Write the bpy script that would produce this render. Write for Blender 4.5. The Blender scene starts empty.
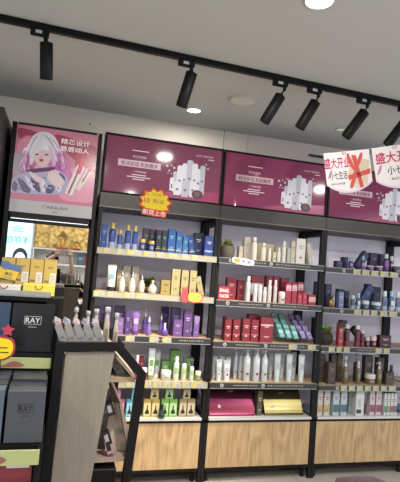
import bpy, bmesh, math, random
from mathutils import Vector, Matrix
random.seed(7)
PI = math.pi
SC = bpy.context.scene
COL = SC.collection

# ------------------------------------------------------------------ camera
F = 488.93
RIGHT = Vector((0.95867528, -0.27443785, 0.07500388))
UP = Vector((-0.08881445, -0.03823012, 0.99531425))
FWD = Vector((0.2702845, 0.96084459, 0.06102432))
EYE = Vector((-0.2199, -3.3916, 1.4975))
cam_d = bpy.data.cameras.new('camera')
cam = bpy.data.objects.new('camera', cam_d)
COL.objects.link(cam)
M = Matrix.Identity(4)
for i in range(3):
    M[i][0] = RIGHT[i]; M[i][1] = UP[i]; M[i][2] = -FWD[i]; M[i][3] = EYE[i]
cam.matrix_world = M
cam_d.sensor_fit = 'HORIZONTAL'
cam_d.sensor_width = 36
cam_d.lens = 36 * F / 400
cam_d.clip_start = 0.02
cam_d.clip_end = 60
SC.camera = cam


def at(x, y, Y):
    d = FWD + RIGHT * ((x - 200) / F) - UP * ((y - 241) / F)
    return EYE + d * ((Y - EYE.y) / d.y)


def atz(x, y, Z):
    d = FWD + RIGHT * ((x - 200) / F) - UP * ((y - 241) / F)
    return EYE + d * ((Z - EYE.z) / d.z)


# ------------------------------------------------------------------ materials
def lin(c):
    c = c / 255
    return c / 12.92 if c <= .04045 else ((c + .055) / 1.055) ** 2.4


_m = {}


def mat(rgb, rough=.5, metal=0, emit=0, trans=0, coat=0, noise=0, nscale=30, spec=.4):
    key = (rgb, rough, metal, emit, trans, coat, noise, nscale, spec)
    if key in _m:
        return _m[key]
    m = bpy.data.materials.new('surface')
    m.use_nodes = True
    nt = m.node_tree
    b = nt.nodes['Principled BSDF']
    g_ = (rgb[0] + rgb[1] + rgb[2]) / 3
    rgb2 = tuple((v + (g_ - v) * .22) for v in rgb) if not emit else rgb  # non-glowing colours pulled towards grey, putting veiling haze into the base colour
    k_ = 1 if (emit > .35 or noise or metal > .5) else .66
    c = tuple(lin(v) * k_ for v in rgb2) + (1,)
    b.inputs['Specular IOR Level'].default_value = spec
    b.inputs['Base Color'].default_value = c
    b.inputs['Roughness'].default_value = rough
    b.inputs['Metallic'].default_value = metal
    if trans:
        b.inputs['Transmission Weight'].default_value = trans
        b.inputs['IOR'].default_value = 1.3
    if coat:
        b.inputs['Coat Weight'].default_value = coat
        b.inputs['Coat Roughness'].default_value = .05
    if emit:
        b.inputs['Emission Color'].default_value = c
        b.inputs['Emission Strength'].default_value = emit
    if noise:
        n = nt.nodes.new('ShaderNodeTexNoise')
        n.inputs['Scale'].default_value = nscale
        tc = nt.nodes.new('ShaderNodeTexCoord')
        nt.links.new(tc.outputs['Object'], n.inputs['Vector'])
        mx = nt.nodes.new('ShaderNodeMix'); mx.data_type = 'RGBA'
        nt.links.new(n.outputs['Fac'], mx.inputs[0])
        mx.inputs[6].default_value = tuple(v * (1 - noise) for v in c[:3]) + (1,)
        mx.inputs[7].default_value = tuple(min(1, v * (1 + noise)) for v in c[:3]) + (1,)
        nt.links.new(mx.outputs[2], b.inputs['Base Color'])
    _m[key] = m
    return m


def wood(name, c1, c2, scale=1.0, rough=.45, axis='Z', grain=.13):
    m = bpy.data.materials.new(name)
    m.use_nodes = True
    nt = m.node_tree
    b = nt.nodes['Principled BSDF']
    b.inputs['Roughness'].default_value = rough
    tc = nt.nodes.new('ShaderNodeTexCoord')
    mp = nt.nodes.new('ShaderNodeMapping')
    nt.links.new(tc.outputs['Object'], mp.inputs['Vector'])
    mp.inputs['Scale'].default_value = {'Z': (4 * scale, 4 * scale, .9 * scale), 'X': (.7 * scale, 6 * scale, 6 * scale)}[axis]
    n = nt.nodes.new('ShaderNodeTexNoise')
    n.inputs['Scale'].default_value = 1.3
    n.inputs['Detail'].default_value = 1.5
    nt.links.new(mp.outputs[0], n.inputs['Vector'])
    # rings: contour bands of the noise make cathedral grain
    mu = nt.nodes.new('ShaderNodeMath'); mu.operation = 'MULTIPLY'; mu.inputs[1].default_value = 42
    nt.links.new(n.outputs['Fac'], mu.inputs[0])
    si = nt.nodes.new('ShaderNodeMath'); si.operation = 'SINE'
    nt.links.new(mu.outputs[0], si.inputs[0])
    f = nt.nodes.new('ShaderNodeTexNoise'); f.inputs['Scale'].default_value = 14
    mp2 = nt.nodes.new('ShaderNodeMapping')
    nt.links.new(tc.outputs['Object'], mp2.inputs['Vector'])
    mp2.inputs['Scale'].default_value = {'Z': (8, 8, .6), 'X': (.6, 8, 8)}[axis]
    nt.links.new(mp2.outputs[0], f.inputs['Vector'])
    ad = nt.nodes.new('ShaderNodeMath'); ad.operation = 'MULTIPLY_ADD'
    ad.inputs[1].default_value = grain
    nt.links.new(si.outputs[0], ad.inputs[0]); nt.links.new(f.outputs['Fac'], ad.inputs[2])
    r = nt.nodes.new('ShaderNodeValToRGB')
    r.color_ramp.elements[0].position = .2; r.color_ramp.elements[1].position = .7
    r.color_ramp.elements[0].color = tuple(lin(v) for v in c1) + (1,)
    r.color_ramp.elements[1].color = tuple(lin(v) for v in c2) + (1,)
    nt.links.new(ad.outputs[0], r.inputs[0])
    nt.links.new(r.outputs[0], b.inputs['Base Color'])
    return m


BLACK = mat((20, 19, 20), .5, spec=.15)
FRAME = mat((24, 22, 23), .45, spec=.2)
WHITE = mat((225, 225, 222), .45)
GOLD = mat((214, 170, 70), .3, .6)
SILVER = mat((190, 190, 195), .25, .8)
TEXTW = mat((235, 232, 232), .5)
TEXTD = mat((45, 40, 45), .5)


# ------------------------------------------------------------------ mesh builder
class MB:
    def __init__(s):
        s.v = []; s.f = []; s.mi = []; s.mats = []; s.sm = []

    def m(s, mt):
        if mt not in s.mats:
            s.mats.append(mt)
        return s.mats.index(mt)

    def add(s, vs, fs, mt, smooth=False):
        o = len(s.v); k = s.m(mt)
        s.v += [tuple(v) for v in vs]
        for f in fs:
            s.f.append([o + i for i in f]); s.mi.append(k); s.sm.append(smooth)
        return s

    def box(s, x0, x1, y0, y1, z0, z1, mt, bev=0):
        if bev:
            b = bev
            vs = []
            # chamfered box: 24 verts
            for sx, X in ((0, x0), (1, x1)):
                for sy, Y in ((0, y0), (1, y1)):
                    for sz, Z in ((0, z0), (1, z1)):
                        dx = b if sx == 0 else -b; dy = b if sy == 0 else -b; dz = b if sz == 0 else -b
                        vs += [(X, Y + dy, Z + dz), (X + dx, Y, Z + dz), (X + dx, Y + dy, Z)]
            bm = bmesh.new()
            for v in vs: bm.verts.new(v)
            r = bmesh.ops.convex_hull(bm, input=bm.verts)
            bmesh.ops.dissolve_limit(bm, angle_limit=.01, verts=bm.verts, edges=bm.edges)
            bm.verts.index_update()
            s.add([v.co[:] for v in bm.verts], [[v.index for v in f.verts] for f in bm.faces], mt)
            bm.free()
            return s
        vs = [(x0, y0, z0), (x1, y0, z0), (x1, y1, z0), (x0, y1, z0), (x0, y0, z1), (x1, y0, z1), (x1, y1, z1), (x0, y1, z1)]
        fs = [(0, 3, 2, 1), (4, 5, 6, 7), (0, 1, 5, 4), (1, 2, 6, 5), (2, 3, 7, 6), (3, 0, 4, 7)]
        return s.add(vs, fs, mt)

    def lathe(s, prof, mt, seg=16, c=(0, 0, 0), sy=1.0, caps=True):
        vs = []; fs = []
        n = len(prof)
        for (r, z) in prof:
            for k in range(seg):
                a = 2 * PI * k / seg
                vs.append((c[0] + r * math.cos(a), c[1] + r * sy * math.sin(a), c[2] + z))
        for i in range(n - 1):
            for k in range(seg):
                k2 = (k + 1) % seg
                fs.append((i * seg + k, i * seg + k2, (i + 1) * seg + k2, (i + 1) * seg + k))
        s.add(vs, fs, mt, True)
        if caps:
            s.add(vs[:seg], [tuple(reversed(range(seg)))], mt)
            s.add(vs[-seg:], [tuple(range(seg))], mt)
        return s

    def prism(s, pts, y0, y1, mt):      # polygon in XZ (counter-clockwise seen from -Y), extruded in Y
        n = len(pts)
        vs = [(x, y0, z) for x, z in pts] + [(x, y1, z) for x, z in pts]
        fs = [tuple(range(n)), tuple(reversed(range(n, 2 * n)))]
        fs += [((i + 1) % n, i, n + i, n + (i + 1) % n) for i in range(n)]
        return s.add(vs, fs, mt)

    def prismx(s, pts, x0, x1, mt):     # polygon in YZ, extruded in X
        n = len(pts)
        vs = [(x0, y, z) for y, z in pts] + [(x1, y, z) for y, z in pts]
        fs = [tuple(range(n)), tuple(reversed(range(n, 2 * n)))]
        fs += [((i + 1) % n, i, n + i, n + (i + 1) % n) for i in range(n)]
        return s.add(vs, fs, mt)

    def poly(s, pts, y, mt):            # flat printed shape facing -Y
        return s.add([(x, y, z) for x, z in pts], [tuple(range(len(pts)))], mt)

    def tube(s, pts, r, mt, seg=8, r2=None):
        vs = []; fs = []
        P = [Vector(p) for p in pts]; n = len(P)
        for i, p in enumerate(P):
            d = (P[min(i + 1, n - 1)] - P[max(i - 1, 0)]).normalized()
            a = d.cross(Vector((0, 0, 1)) if abs(d.z) < .9 else Vector((1, 0, 0))).normalized()
            b = d.cross(a)
            rr = r if r2 is None else r + (r2 - r) * i / (n - 1)
            for k in range(seg):
                t = 2 * PI * k / seg
                vs.append(p + a * rr * math.cos(t) + b * rr * math.sin(t))
        for i in range(n - 1):
            for k in range(seg):
                k2 = (k + 1) % seg
                fs.append((i * seg + k, i * seg + k2, (i + 1) * seg + k2, (i + 1) * seg + k))
        fs += [tuple(range(seg)), tuple(reversed(range((n - 1) * seg, n * seg)))]
        s.add(vs, fs, mt, True)
        return s

    def bar(s, a, b, w, d, mt):         # rectangular bar between two points in an XZ-ish plane; w in plane, d along Y
        a = Vector(a); b = Vector(b)
        t = (b - a).normalized()
        n = Vector((0, 1, 0)).cross(t).normalized() * (w / 2)
        y = Vector((0, d / 2, 0))
        vs = [a - n - y, a + n - y, a + n + y, a - n + y, b - n - y, b + n - y, b + n + y, b - n + y]
        fs = [(0, 3, 2, 1), (4, 5, 6, 7), (0, 1, 5, 4), (1, 2, 6, 5), (2, 3, 7, 6), (3, 0, 4, 7)]
        return s.add(vs, fs, mt)

    def text(s, body, cx, cz, h, y, mt, width=None, bold=0):
        vs, fs = text_mesh(body, bold)
        if not vs:
            return s
        xs = [v[0] for v in vs]; zs = [v[1] for v in vs]
        W = max(xs) - min(xs); H = max(zs) - min(zs)
        k = h / H; kx = k if width is None else width / W
        x0 = (max(xs) + min(xs)) / 2; z0 = (max(zs) + min(zs)) / 2
        return s.add([(cx + (v[0] - x0) * kx, y, cz + (v[1] - z0) * k) for v in vs], fs, mt)

    def build(s, name, parent=None, loc=None):
        me = bpy.data.meshes.new(name)
        me.from_pydata(s.v, [], s.f)
        for mt in s.mats: me.materials.append(mt)
        me.polygons.foreach_set('material_index', s.mi)
        me.polygons.foreach_set('use_smooth', s.sm)
        bm = bmesh.new(); bm.from_mesh(me)
        me.update()
        bm.free()
        o = bpy.data.objects.new(name, me)
        COL.objects.link(o)
        if parent: o.parent = parent
        if loc: o.location = loc
        return o


_t = {}


def text_mesh(body, bold=0):
    if (body, bold) in _t:
        return _t[(body, bold)]
    cu = bpy.data.curves.new('t', 'FONT')
    cu.body = body; cu.size = 1; cu.resolution_u = 2; cu.offset = bold
    o = bpy.data.objects.new('t', cu)
    COL.objects.link(o)
    dg = bpy.context.evaluated_depsgraph_get()
    me = bpy.data.meshes.new_from_object(o.evaluated_get(dg))
    r = ([(v.co.x, v.co.y) for v in me.vertices], [tuple(p.vertices) for p in me.polygons])
    bpy.data.objects.remove(o); bpy.data.curves.remove(cu); bpy.data.meshes.remove(me)
    _t[(body, bold)] = r
    return r


def thing(name, label, cat, loc=(0, 0, 0), rz=0, group=None, rot=None):
    o = bpy.data.objects.new(name, None)
    o.empty_display_size = .02
    COL.objects.link(o)
    o.location = loc
    o.rotation_euler = rot if rot else (0, 0, rz)
    tag(o, label, cat, group)
    return o


def tag(o, label, cat, group=None):
    o['label'] = label; o['category'] = cat
    if group: o['group'] = group
    return o


def struct(o, label=None):
    o['kind'] = 'structure'
    if label: o['label'] = label
    return o


def smooth(pts, n=6):
    out = []
    N = len(pts)
    for i in range(N):
        p0, p1, p2, p3 = [pts[(i + k) % N] for k in (-1, 0, 1, 2)]
        for j in range(n):
            t = j / n
            out.append(tuple(.5 * ((2 * p1[a]) + (-p0[a] + p2[a]) * t + (2 * p0[a] - 5 * p1[a] + 4 * p2[a] - p3[a]) * t * t
                                   + (-p0[a] + 3 * p1[a] - 3 * p2[a] + p3[a]) * t ** 3) for a in (0, 1)))
    return out


# ------------------------------------------------------------------ room shell
CZ = 2.67        # ceiling height
WY = .42         # wall behind the shelves
W = .8693        # bay width
XL, XR, YB = -2.6, 4.6, -6.0


def plane_obj(name, vs, mt, label):
    b = MB(); b.add(vs, [(0, 1, 2, 3)], mt)
    return struct(b.build(name), label)


def floor_mat():
    m = bpy.data.materials.new('floor tiles'); m.use_nodes = True
    nt = m.node_tree; b = nt.nodes['Principled BSDF']
    b.inputs['Roughness'].default_value = .22
    tc = nt.nodes.new('ShaderNodeTexCoord')
    br = nt.nodes.new('ShaderNodeTexBrick')
    mp = nt.nodes.new('ShaderNodeMapping'); mp.inputs['Location'].default_value = (.18, .17, 0)
    nt.links.new(tc.outputs['Object'], mp.inputs['Vector'])
    nt.links.new(mp.outputs[0], br.inputs['Vector'])
    br.offset = 0
    for k, v in (('Scale', 1), ('Brick Width', .6), ('Row Height', .6), ('Mortar Size', .003), ('Mortar Smooth', .3), ('Bias', 0)):
        br.inputs[k].default_value = v
    n = nt.nodes.new('ShaderNodeTexNoise'); n.inputs['Scale'].default_value = 3; n.inputs['Detail'].default_value = 6
    nt.links.new(tc.outputs['Object'], n.inputs['Vector'])
    mx = nt.nodes.new('ShaderNodeMix'); mx.data_type = 'RGBA'
    mx.inputs[6].default_value = (lin(146), lin(141), lin(134), 1); mx.inputs[7].default_value = (lin(172), lin(166), lin(157), 1)
    nt.links.new(n.outputs['Fac'], mx.inputs[0])
    nt.links.new(mx.outputs[2], br.inputs['Color1']); nt.links.new(mx.outputs[2], br.inputs['Color2'])
    br.inputs['Mortar'].default_value = (lin(120), lin(114), lin(106), 1)
    nt.links.new(br.outputs['Color'], b.inputs['Base Color'])
    return m


CEILM = mat((184, 185, 182), .85, noise=.02, nscale=1.5)
WALLM = mat((214, 203, 188), .85, noise=.03, nscale=2)
SIDEM = mat((210, 206, 200), .85, noise=.03, nscale=2)
plane_obj('floor', [(XL, YB, 0), (XR, YB, 0), (XR, WY, 0), (XL, WY, 0)], floor_mat(), 'pale glossy floor tiles')
plane_obj('ceiling', [(XL, WY, CZ), (XR, WY, CZ), (XR, YB, CZ), (XL, YB, CZ)], CEILM, 'plain pale grey ceiling')
plane_obj('wall_back', [(XL, WY, 0), (XR, WY, 0), (XR, WY, CZ), (XL, WY, CZ)], WALLM, 'beige wall behind the shelving')
plane_obj('wall_left', [(XL, -2.2, 0), (XL, WY, 0), (XL, WY, CZ), (XL, -2.2, CZ)], SIDEM, 'pale side wall')
plane_obj('wall_front', [(1.4, YB, 0), (XL, YB, 0), (XL, YB, CZ), (1.4, YB, CZ)], SIDEM, 'pale wall behind the photographer')
# corner return of the wall, a shade pinker, seen above the middle bay
b = MB(); p = at(247, 150, WY)
b.box(p.x, XR, WY - .012, WY - .001, 0, CZ - .001, mat((212, 196, 188), .85, noise=.03, nscale=2))
struct(b.build('trim_1'), 'pinkish plasterboard section of the back wall')
# wall marks: small screws and a tiny dark adhesive strip
for (x, y, lb) in ((90, 124, 'tiny dark screw in the beige wall above the portrait poster'),):
    q = at(x, y, WY)
    b = MB(); b.lathe([(.006, 0), (.006, .006), (.002, .008)], mat((90, 80, 76), .5), 10)
    o = b.build('wall_screw'); o.location = (q.x, WY - .0005, q.z); o.rotation_euler = (PI / 2, 0, 0)
    tag(o, lb, 'screw')
q0 = at(308, 155, WY - .012); q1 = at(323, 154, WY - .012)
b = MB()
b.box(0, q1.x - q0.x, -.004, 0, -.012, .012, mat((60, 55, 56), .5))
b.box(.005, .02, -.0046, -.004, -.006, .006, mat((160, 155, 150), .5))
tag(b.build('cable_clip', loc=(q0.x, WY - .0125, q0.z)), 'small dark cable clip strip on the wall left of the banners', 'clip')
q = at(223.5, 140, WY - .02)
b = MB(); b.tube([(0, -.008, q.z - .12), (0, -.008, CZ)], .0022, mat((120, 105, 100), .6), 6)
tag(b.build('hanging_wire', loc=(q.x, WY - .02, 0)), 'thin wire running down the wall to the gap between the pink posters', 'wire')

# ------------------------------------------------------------------ shelving bays
PANEL = mat((232, 224, 246), .6, noise=.03, nscale=3)
HEADER = mat((54, 48, 44), .35, .25, noise=.05, nscale=6)
OAK = wood('oak cabinet front', (136, 110, 78), (168, 142, 104), 1.0, .5)
BOARD = wood('shelf board', (150, 126, 94), (184, 160, 122), .9, .4, 'X')
WHITEDECK = mat((206, 206, 208), .35)
ZS = {1: (1.608, 1.314, 1.020, .711, .458), 2: (1.608, 1.300, 1.003, .712, .458), 3: (1.603, 1.289, .994, .700, .458)}
DEPTH = .345
TAGW = mat((184, 184, 172), .4)
TAGY = mat((200, 188, 92), .45)
STRIP_A = mat((172, 165, 138), .25)
STRIP_B = mat((62, 60, 62), .28, .3)
BEIGE = mat((175, 165, 150), .5)
BAYN = {1: 'left', 2: 'middle', 3: 'right'}


def fascia_marks(b, x0, x1, z, y):
    x = x0
    while x < x1:
        w = random.uniform(.008, .014)
        b.box(x, x + w, y - .0006, y, z - .0035, z + .0035, BEIGE)
        x += w + random.uniform(.006, .012)


def emblem(b, x, z, y):
    b.prism([(x + .013 * math.cos(t * PI / 8), z + .013 * math.sin(t * PI / 8)) for t in range(16)], y - .0016, y, mat((200, 196, 190), .3))
    b.prism([(x + .008 * math.cos(t * PI / 8), z + .008 * math.sin(t * PI / 8)) for t in range(16)], y - .0022, y - .0016, mat((120, 112, 108), .4))


TAGS = {(1, 0): [(103, 109), (116, 122), (126, 140), (143, 152), (156, 163), (168, 176), (181, 188), (191, 197)],
        (1, 1): [(93, 103), (107, 112), (124, 134), (136, 146)],
        (1, 2): [(125, 134), (149, 158), (162, 171)],
        (1, 3): [(126, 134), (144, 151), (153, 161), (163, 170), (172, 180), (182, 189), (191, 203)],
        (2, 0): [], (2, 1): [], (2, 2): [(289, 297), (308, 316)], (2, 3): [],
        (3, 0): [(354, 361), (363, 370), (372, 379), (381, 389), (391, 399)],
        (3, 1): [(355, 362), (364, 370), (372, 378), (381, 388), (390, 398)],
        (3, 2): [(329, 335), (337, 342), (344, 350), (376, 382), (384, 390)],
        (3, 3): [(341, 347), (349, 355), (357, 363), (365, 371), (373, 379), (381, 387), (389, 396)]}

ZS[4] = ZS[3]
for kk in range(4): TAGS[(4, kk)] = []
for bay in (1, 2, 3, 4):
    x0 = (bay - 1) * W; x1 = bay * W
    t = thing('shelving_unit', {1: 'left black-framed cosmetics shelving bay with oak base and purple sets',
                                2: 'middle black-framed cosmetics shelving bay holding red boxes and two metallic gift boxes',
                                3: 'right black-framed cosmetics shelving bay below the hanging banners',
                                4: 'last shelving bay, only a sliver visible at the right photo edge'}[bay],
              'shelving unit', (x0, 0, 0), 0, 'cosmetics shelving bays along the wall')
    L = W
    # uprights
    def post(xa, xb, ya, yb, za=0.0, zb=1.885):
        b = MB(); b.box(xa, xb, ya, yb, za, zb, FRAME, .002)
        # slotted holes
        z = .55
        while z < 1.8:
            b.box((xa + xb) / 2 - .003, (xa + xb) / 2 + .003, ya - .0004, ya, z, z + .015, BLACK)
            z += .05
        return b.build('post', t)
    post(.0, .026, 0, .03)
    post(L - .026, L - .001, 0, .03)
    post(.0, .034, DEPTH, DEPTH + .03)
    post(L - .036, L - .001, DEPTH, DEPTH + .03)
    for xa in (.001, L - .025):
        b = MB(); b.box(xa, xa + .022, .03, DEPTH, 1.84, 1.88, FRAME); b.build('top_rail', t)
    b = MB(); b.box(.0, L - .001, DEPTH + .031, DEPTH + .045, .1, 1.99, PANEL); b.build('back_panel', t)
    # header box
    b = MB()
    b.box(.0, L - .001, -.012, DEPTH + .03, 1.886, 1.988, HEADER, .003)
    b.box(.0, L - .001, -.0135, -.012, 1.886, 1.8915, mat((130, 120, 110), .3, .5))
    b.box(.06, L - .06, .05, .29, 1.8835, 1.886, mat((70, 66, 64), .5))
    b.build('header_box', t)
    # shelves
    for k in range(4):
        z = ZS[bay][k]
        b = MB()
        b.box(.012, L - .012, -.012, DEPTH, z - .022, z, BOARD)
        b.box(.012, L - .012, .005, DEPTH, z - .028, z - .022, BLACK)
        sh = b.build('shelf', t)
        b = MB()
        dark = (bay == 2) or (bay >= 3) or (bay == 1 and k == 2)
        sm = STRIP_B if dark else STRIP_A
        b.box(.010, L - .006, -.0265, -.0125, z - .043, z + .001, sm, .002)
        b.box(.010, L - .006, -.0275, -.0265, z - .043, z - .038, mat((150, 148, 145), .25, .6))
        b.box(.010, L - .006, -.0275, -.0265, z - .0025, z + .001, mat((150, 148, 145), .25, .6))
        if dark and TAGS[(bay, k)] == [] or (bay, k) == (2, 2):
            fascia_marks(b, .19, .37, z - .019, -.0266)
            fascia_marks(b, .46, .74, z - .019, -.0266)
            emblem(b, .10, z - .019, -.0266); emblem(b, .42, z - .019, -.0266)
        elif bay >= 3 and k in (0, 1, 3):
            emblem(b, .17, z - .019, -.0266)
        elif bay >= 3:
            fascia_marks(b, .33, .6, z - .019, -.0266)
        elif bay == 1 and k == 2:
            fascia_marks(b, .63, .8, z - .019, -.0266); fascia_marks(b, .46, .55, z - .019, -.0266)
        b.build('fascia_strip', sh)
        for (pa, pb) in TAGS[(bay, k)]:
            ym = {0: 262, 1: 300, 2: 345, 3: 386}[k]
            xa = at(pa, ym, -.03).x - x0; xb = at(pb, ym, -.03).x - x0
            if xb > L - .01: continue
            b = MB()
            b.box(xa, xb, -.030, -.0277, z - .037, z - .002, TAGW)
            b.box(xa + .002, xa + (xb - xa) * .45, -.0306, -.030, z - .034, z - .005, TAGY)
            for j in range(3):
                b.box(xa + (xb - xa) * .52, xb - .004, -.0304, -.030, z - .031 + j * .009, z - .0285 + j * .009, mat((120, 118, 110), .6))
            b.build('price_tag', sh)
    # base cabinet
    b = MB()
    b.box(.0, L - .001, 0, DEPTH + .03, .424, .441, BLACK)
    b.box(.027, L - .028, -.012, DEPTH, .4415, .458, WHITEDECK)
    b.build('deck', t)
    b = MB(); b.box(.027, L - .028, .004, .022, .103, .420, OAK, .0015); b.build('cabinet_front', t)
    b = MB()
    b.box(.027, L - .028, .001, .03, .083, .101, BLACK)
    b.box(.027, L - .028, .03, DEPTH, .083, .42, BLACK)
    b.build('bottom_board', t)
    for fx_ in (.05, L - .05):
        for fy_ in (.05, DEPTH - .04):
            b = MB(); b.lathe([(.016, 0), (.018, .01), (.012, .016), (.012, .0825)], BLACK, 12, (fx_, fy_, 0)); b.build('foot', t)

# ------------------------------------------------------------------ pink lightbox posters
P_BG = [mat((136, 74, 98), .07, emit=.12), mat((138, 62, 94), .07, emit=.12), mat((130, 54, 86), .07, emit=.12)]
P_LOW = mat((168, 74, 112), .22, emit=.08)
P_TXT = mat((226, 208, 214), .4, emit=.15)
P_STRIP = mat((206, 178, 186), .35, emit=.12)
P_BOT = mat((214, 212, 220), .35, emit=.2)
P_BOT2 = mat((186, 184, 198), .35, emit=.15)
P_DK = mat((90, 40, 60), .4)


def product_poster(bay):
    x0 = (bay - 1) * W + .003; x1 = bay * W - .004
    z0, z1 = 1.992, 2.402
    t = thing('poster_light_box', {1: 'mauve skincare poster light box on the left bay, starburst tag below it',
                                   2: 'pink skincare poster light box on the middle bay, uncovered by signs',
                                   3: 'magenta skincare poster light box on the right bay behind the hanging banners'}[bay],
              'poster', (x0, 0, z0), 0, 'pink skincare posters above the shelves')
    w = x1 - x0; h = z1 - z0
    fr = .012
    b = MB()
    b.box(0, w, .004, .09, 0, h, BLACK)
    b.box(0, w, -.012, .004, 0, fr * .5, BLACK); b.box(0, w, -.012, .004, h - fr, h, BLACK)
    b.box(0, fr, -.012, .004, fr * .5, h - fr, BLACK); b.box(w - fr, w, -.012, .004, fr * .5, h - fr, BLACK)
    b.build('frame', t)
    b = MB()
    X = lambda u: fr + u * (w - 2 * fr)
    Z = lambda v: h - fr - v * (h - 1.5 * fr)
    bg = P_BG[bay - 1]
    b.add([(X(0), 0, Z(0)), (X(0), 0, Z(1)), (X(1), 0, Z(1)), (X(1), 0, Z(0))], [(0, 1, 2, 3)], bg)
    # soft band of lighter floor in the picture
    b.poly([(X(0.35), Z(1)), (X(1), Z(1)), (X(1), Z(.80)), (X(.7), Z(.84)), (X(.45), Z(.93))], -.0006, P_LOW)
    y = -.0012
    b.text('鲜活玻润 肌肤醒来', X(.285), Z(.465), .030, y - .0006, bg, .26, .01)
    b.poly([(X(.105), Z(.52)), (X(.465), Z(.52)), (X(.465), Z(.40)), (X(.105), Z(.40))], y, P_STRIP)
    b.text('一天尚新机能', X(.29), Z(.595), .015, y, P_TXT)
    b.text('鲜活年轻肌', X(.28), Z(.33), .018, y, P_TXT)
    for (v, ww) in ((.22, .07), (.655, .06), (.695, .10), (.735, .05)):
        b.poly([(X(.285 - ww), Z(v + .008)), (X(.285 + ww), Z(v + .008)), (X(.285 + ww), Z(v - .008)), (X(.285 - ww), Z(v - .008))], y, P_TXT)
    b.text('SNAIL PARMON', X(.845), Z(.155), .013, y, P_TXT)
    b.poly([(X(.88), Z(.215)), (X(.93), Z(.215)), (X(.93), Z(.2)), (X(.88), Z(.2))], y, P_TXT)
    # group of white bottles and a snail
    bots = [(.60, .045, .50, .88), (.635, .05, .38, .9), (.675, .045, .33, .9), (.72, .055, .26, .91), (.765, .05, .31, .9), (.80, .05, .40, .9),
            (.835, .045, .33, .88), (.57, .035, .62, .86), (.62, .06, .68, .93), (.69, .06, .66, .95), (.755, .05, .64, .94)]
    for i, (u, ww, va, vb) in enumerate(bots):
        yy = y - .0006 - i * .0001
        b.poly([(X(u - ww / 2), Z(vb)), (X(u + ww / 2), Z(vb)), (X(u + ww / 2), Z(va + .02)), (X(u + ww / 4), Z(va)), (X(u - ww / 4), Z(va)), (X(u - ww / 2), Z(va + .02))], yy, P_BOT if i % 3 else P_BOT2)
        b.poly([(X(u - ww / 5), Z((va + vb) / 2 + .04)), (X(u + ww / 5), Z((va + vb) / 2 + .04)), (X(u + ww / 5), Z((va + vb) / 2)), (X(u - ww / 5), Z((va + vb) / 2))], yy - .00005, mat((150, 110, 140), .4))
        if i in (1, 7):
            b.poly(smooth([(X(u - .008), Z(.8)), (X(u), Z(.78)), (X(u + .008), Z(.8)), (X(u), Z(.825))], 3), yy - .0001, mat((205, 40, 110), .4))
    sp = smooth([(X(.80 + .05 * math.cos(a)), Z(.88 + .085 * math.sin(a))) for a in [-k * PI / 4 for k in range(8)]], 3)
    b.poly(sp, y - .002, P_DK)
    b.poly(smooth([(X(.80 + .028 * math.cos(a)), Z(.87 + .05 * math.sin(a))) for a in [-k * PI / 4 for k in range(8)]], 3), y - .0022, mat((130, 70, 84), .4))
    # splashing drops left of the bottles
    for (u, v, r) in ((.52, .42, .012), (.54, .5, .01), (.555, .40, .008), (.58, .44, .012), (.56, .55, .007), (.86, .30, .008), (.53, .55, .006), (.88, .38, .01)):
        b.poly([(X(u + r * math.cos(a)), Z(v + 2 * r * math.sin(a))) for a in [-k * PI / 3 for k in range(6)]], y - .001, P_BOT2)
    b.build('printed_graphic', t)


for k in (1, 2, 3): product_poster(k)

# ------------------------------------------------------------------ product builders
def bars(b, cx, z, w, h, n, y, mt):
    for j in range(n):
        ww = w * (.9 - .35 * (j % 2))
        zz = z + h * (.5 - (j + .5) / n)
        b.box(cx - ww / 2, cx + ww / 2, y - .0004, y, zz - h / n * .2, zz + h / n * .2, mt)


def carton(t, w, h, c, o):
    d = o.get('dep', min(w, .055))
    M1 = mat(c, o.get('rough', .4), o.get('metal', 0))
    b = MB(); b.box(-w / 2, w / 2, 0, d, 0, h, M1, min(.0012, w / 12))
    b.box(-w / 2 + .001, w / 2 - .001, -.0003, 0, h * .985, h * .992, mat(tuple(int(v * .7) for v in c), .5))
    b.build('carton_body', t)
    p = o.get('band')
    if p:                                    # differently coloured printed panel (z0, z1, colour)
        b = MB(); b.box(-w / 2 + .0004, w / 2 - .0004, -.0008, 0, h * p[0], h * p[1], mat(p[2], .4)); b.build('printed_panel', t)
    b = MB()
    tc = mat(o.get('txt', (225, 220, 215)), .5)
    if o.get('word'):
        ws = o['word'].split('|')
        for j, s_ in enumerate(ws):
            b.text(s_, 0, h * (.5 + (len(ws) / 2 - .5 - j) * .42), h * .27, -.0012, tc, w * .82, .02)
    else:
        bars(b, 0, h * .66, w * .6, h * .16, 2, -.0009, tc)
        if o.get('dot'):
            b.prism([(w * .13 * math.cos(a), h * .25 + w * .13 * math.sin(a)) for a in [k * PI / 4 for k in range(8)]], -.0016, -.0009, mat(o['dot'], .4))
        elif h > .08:
            bars(b, 0, h * .22, w * .5, h * .08, 2, -.0009, tc)
    b.build('printed_text', t)


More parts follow.
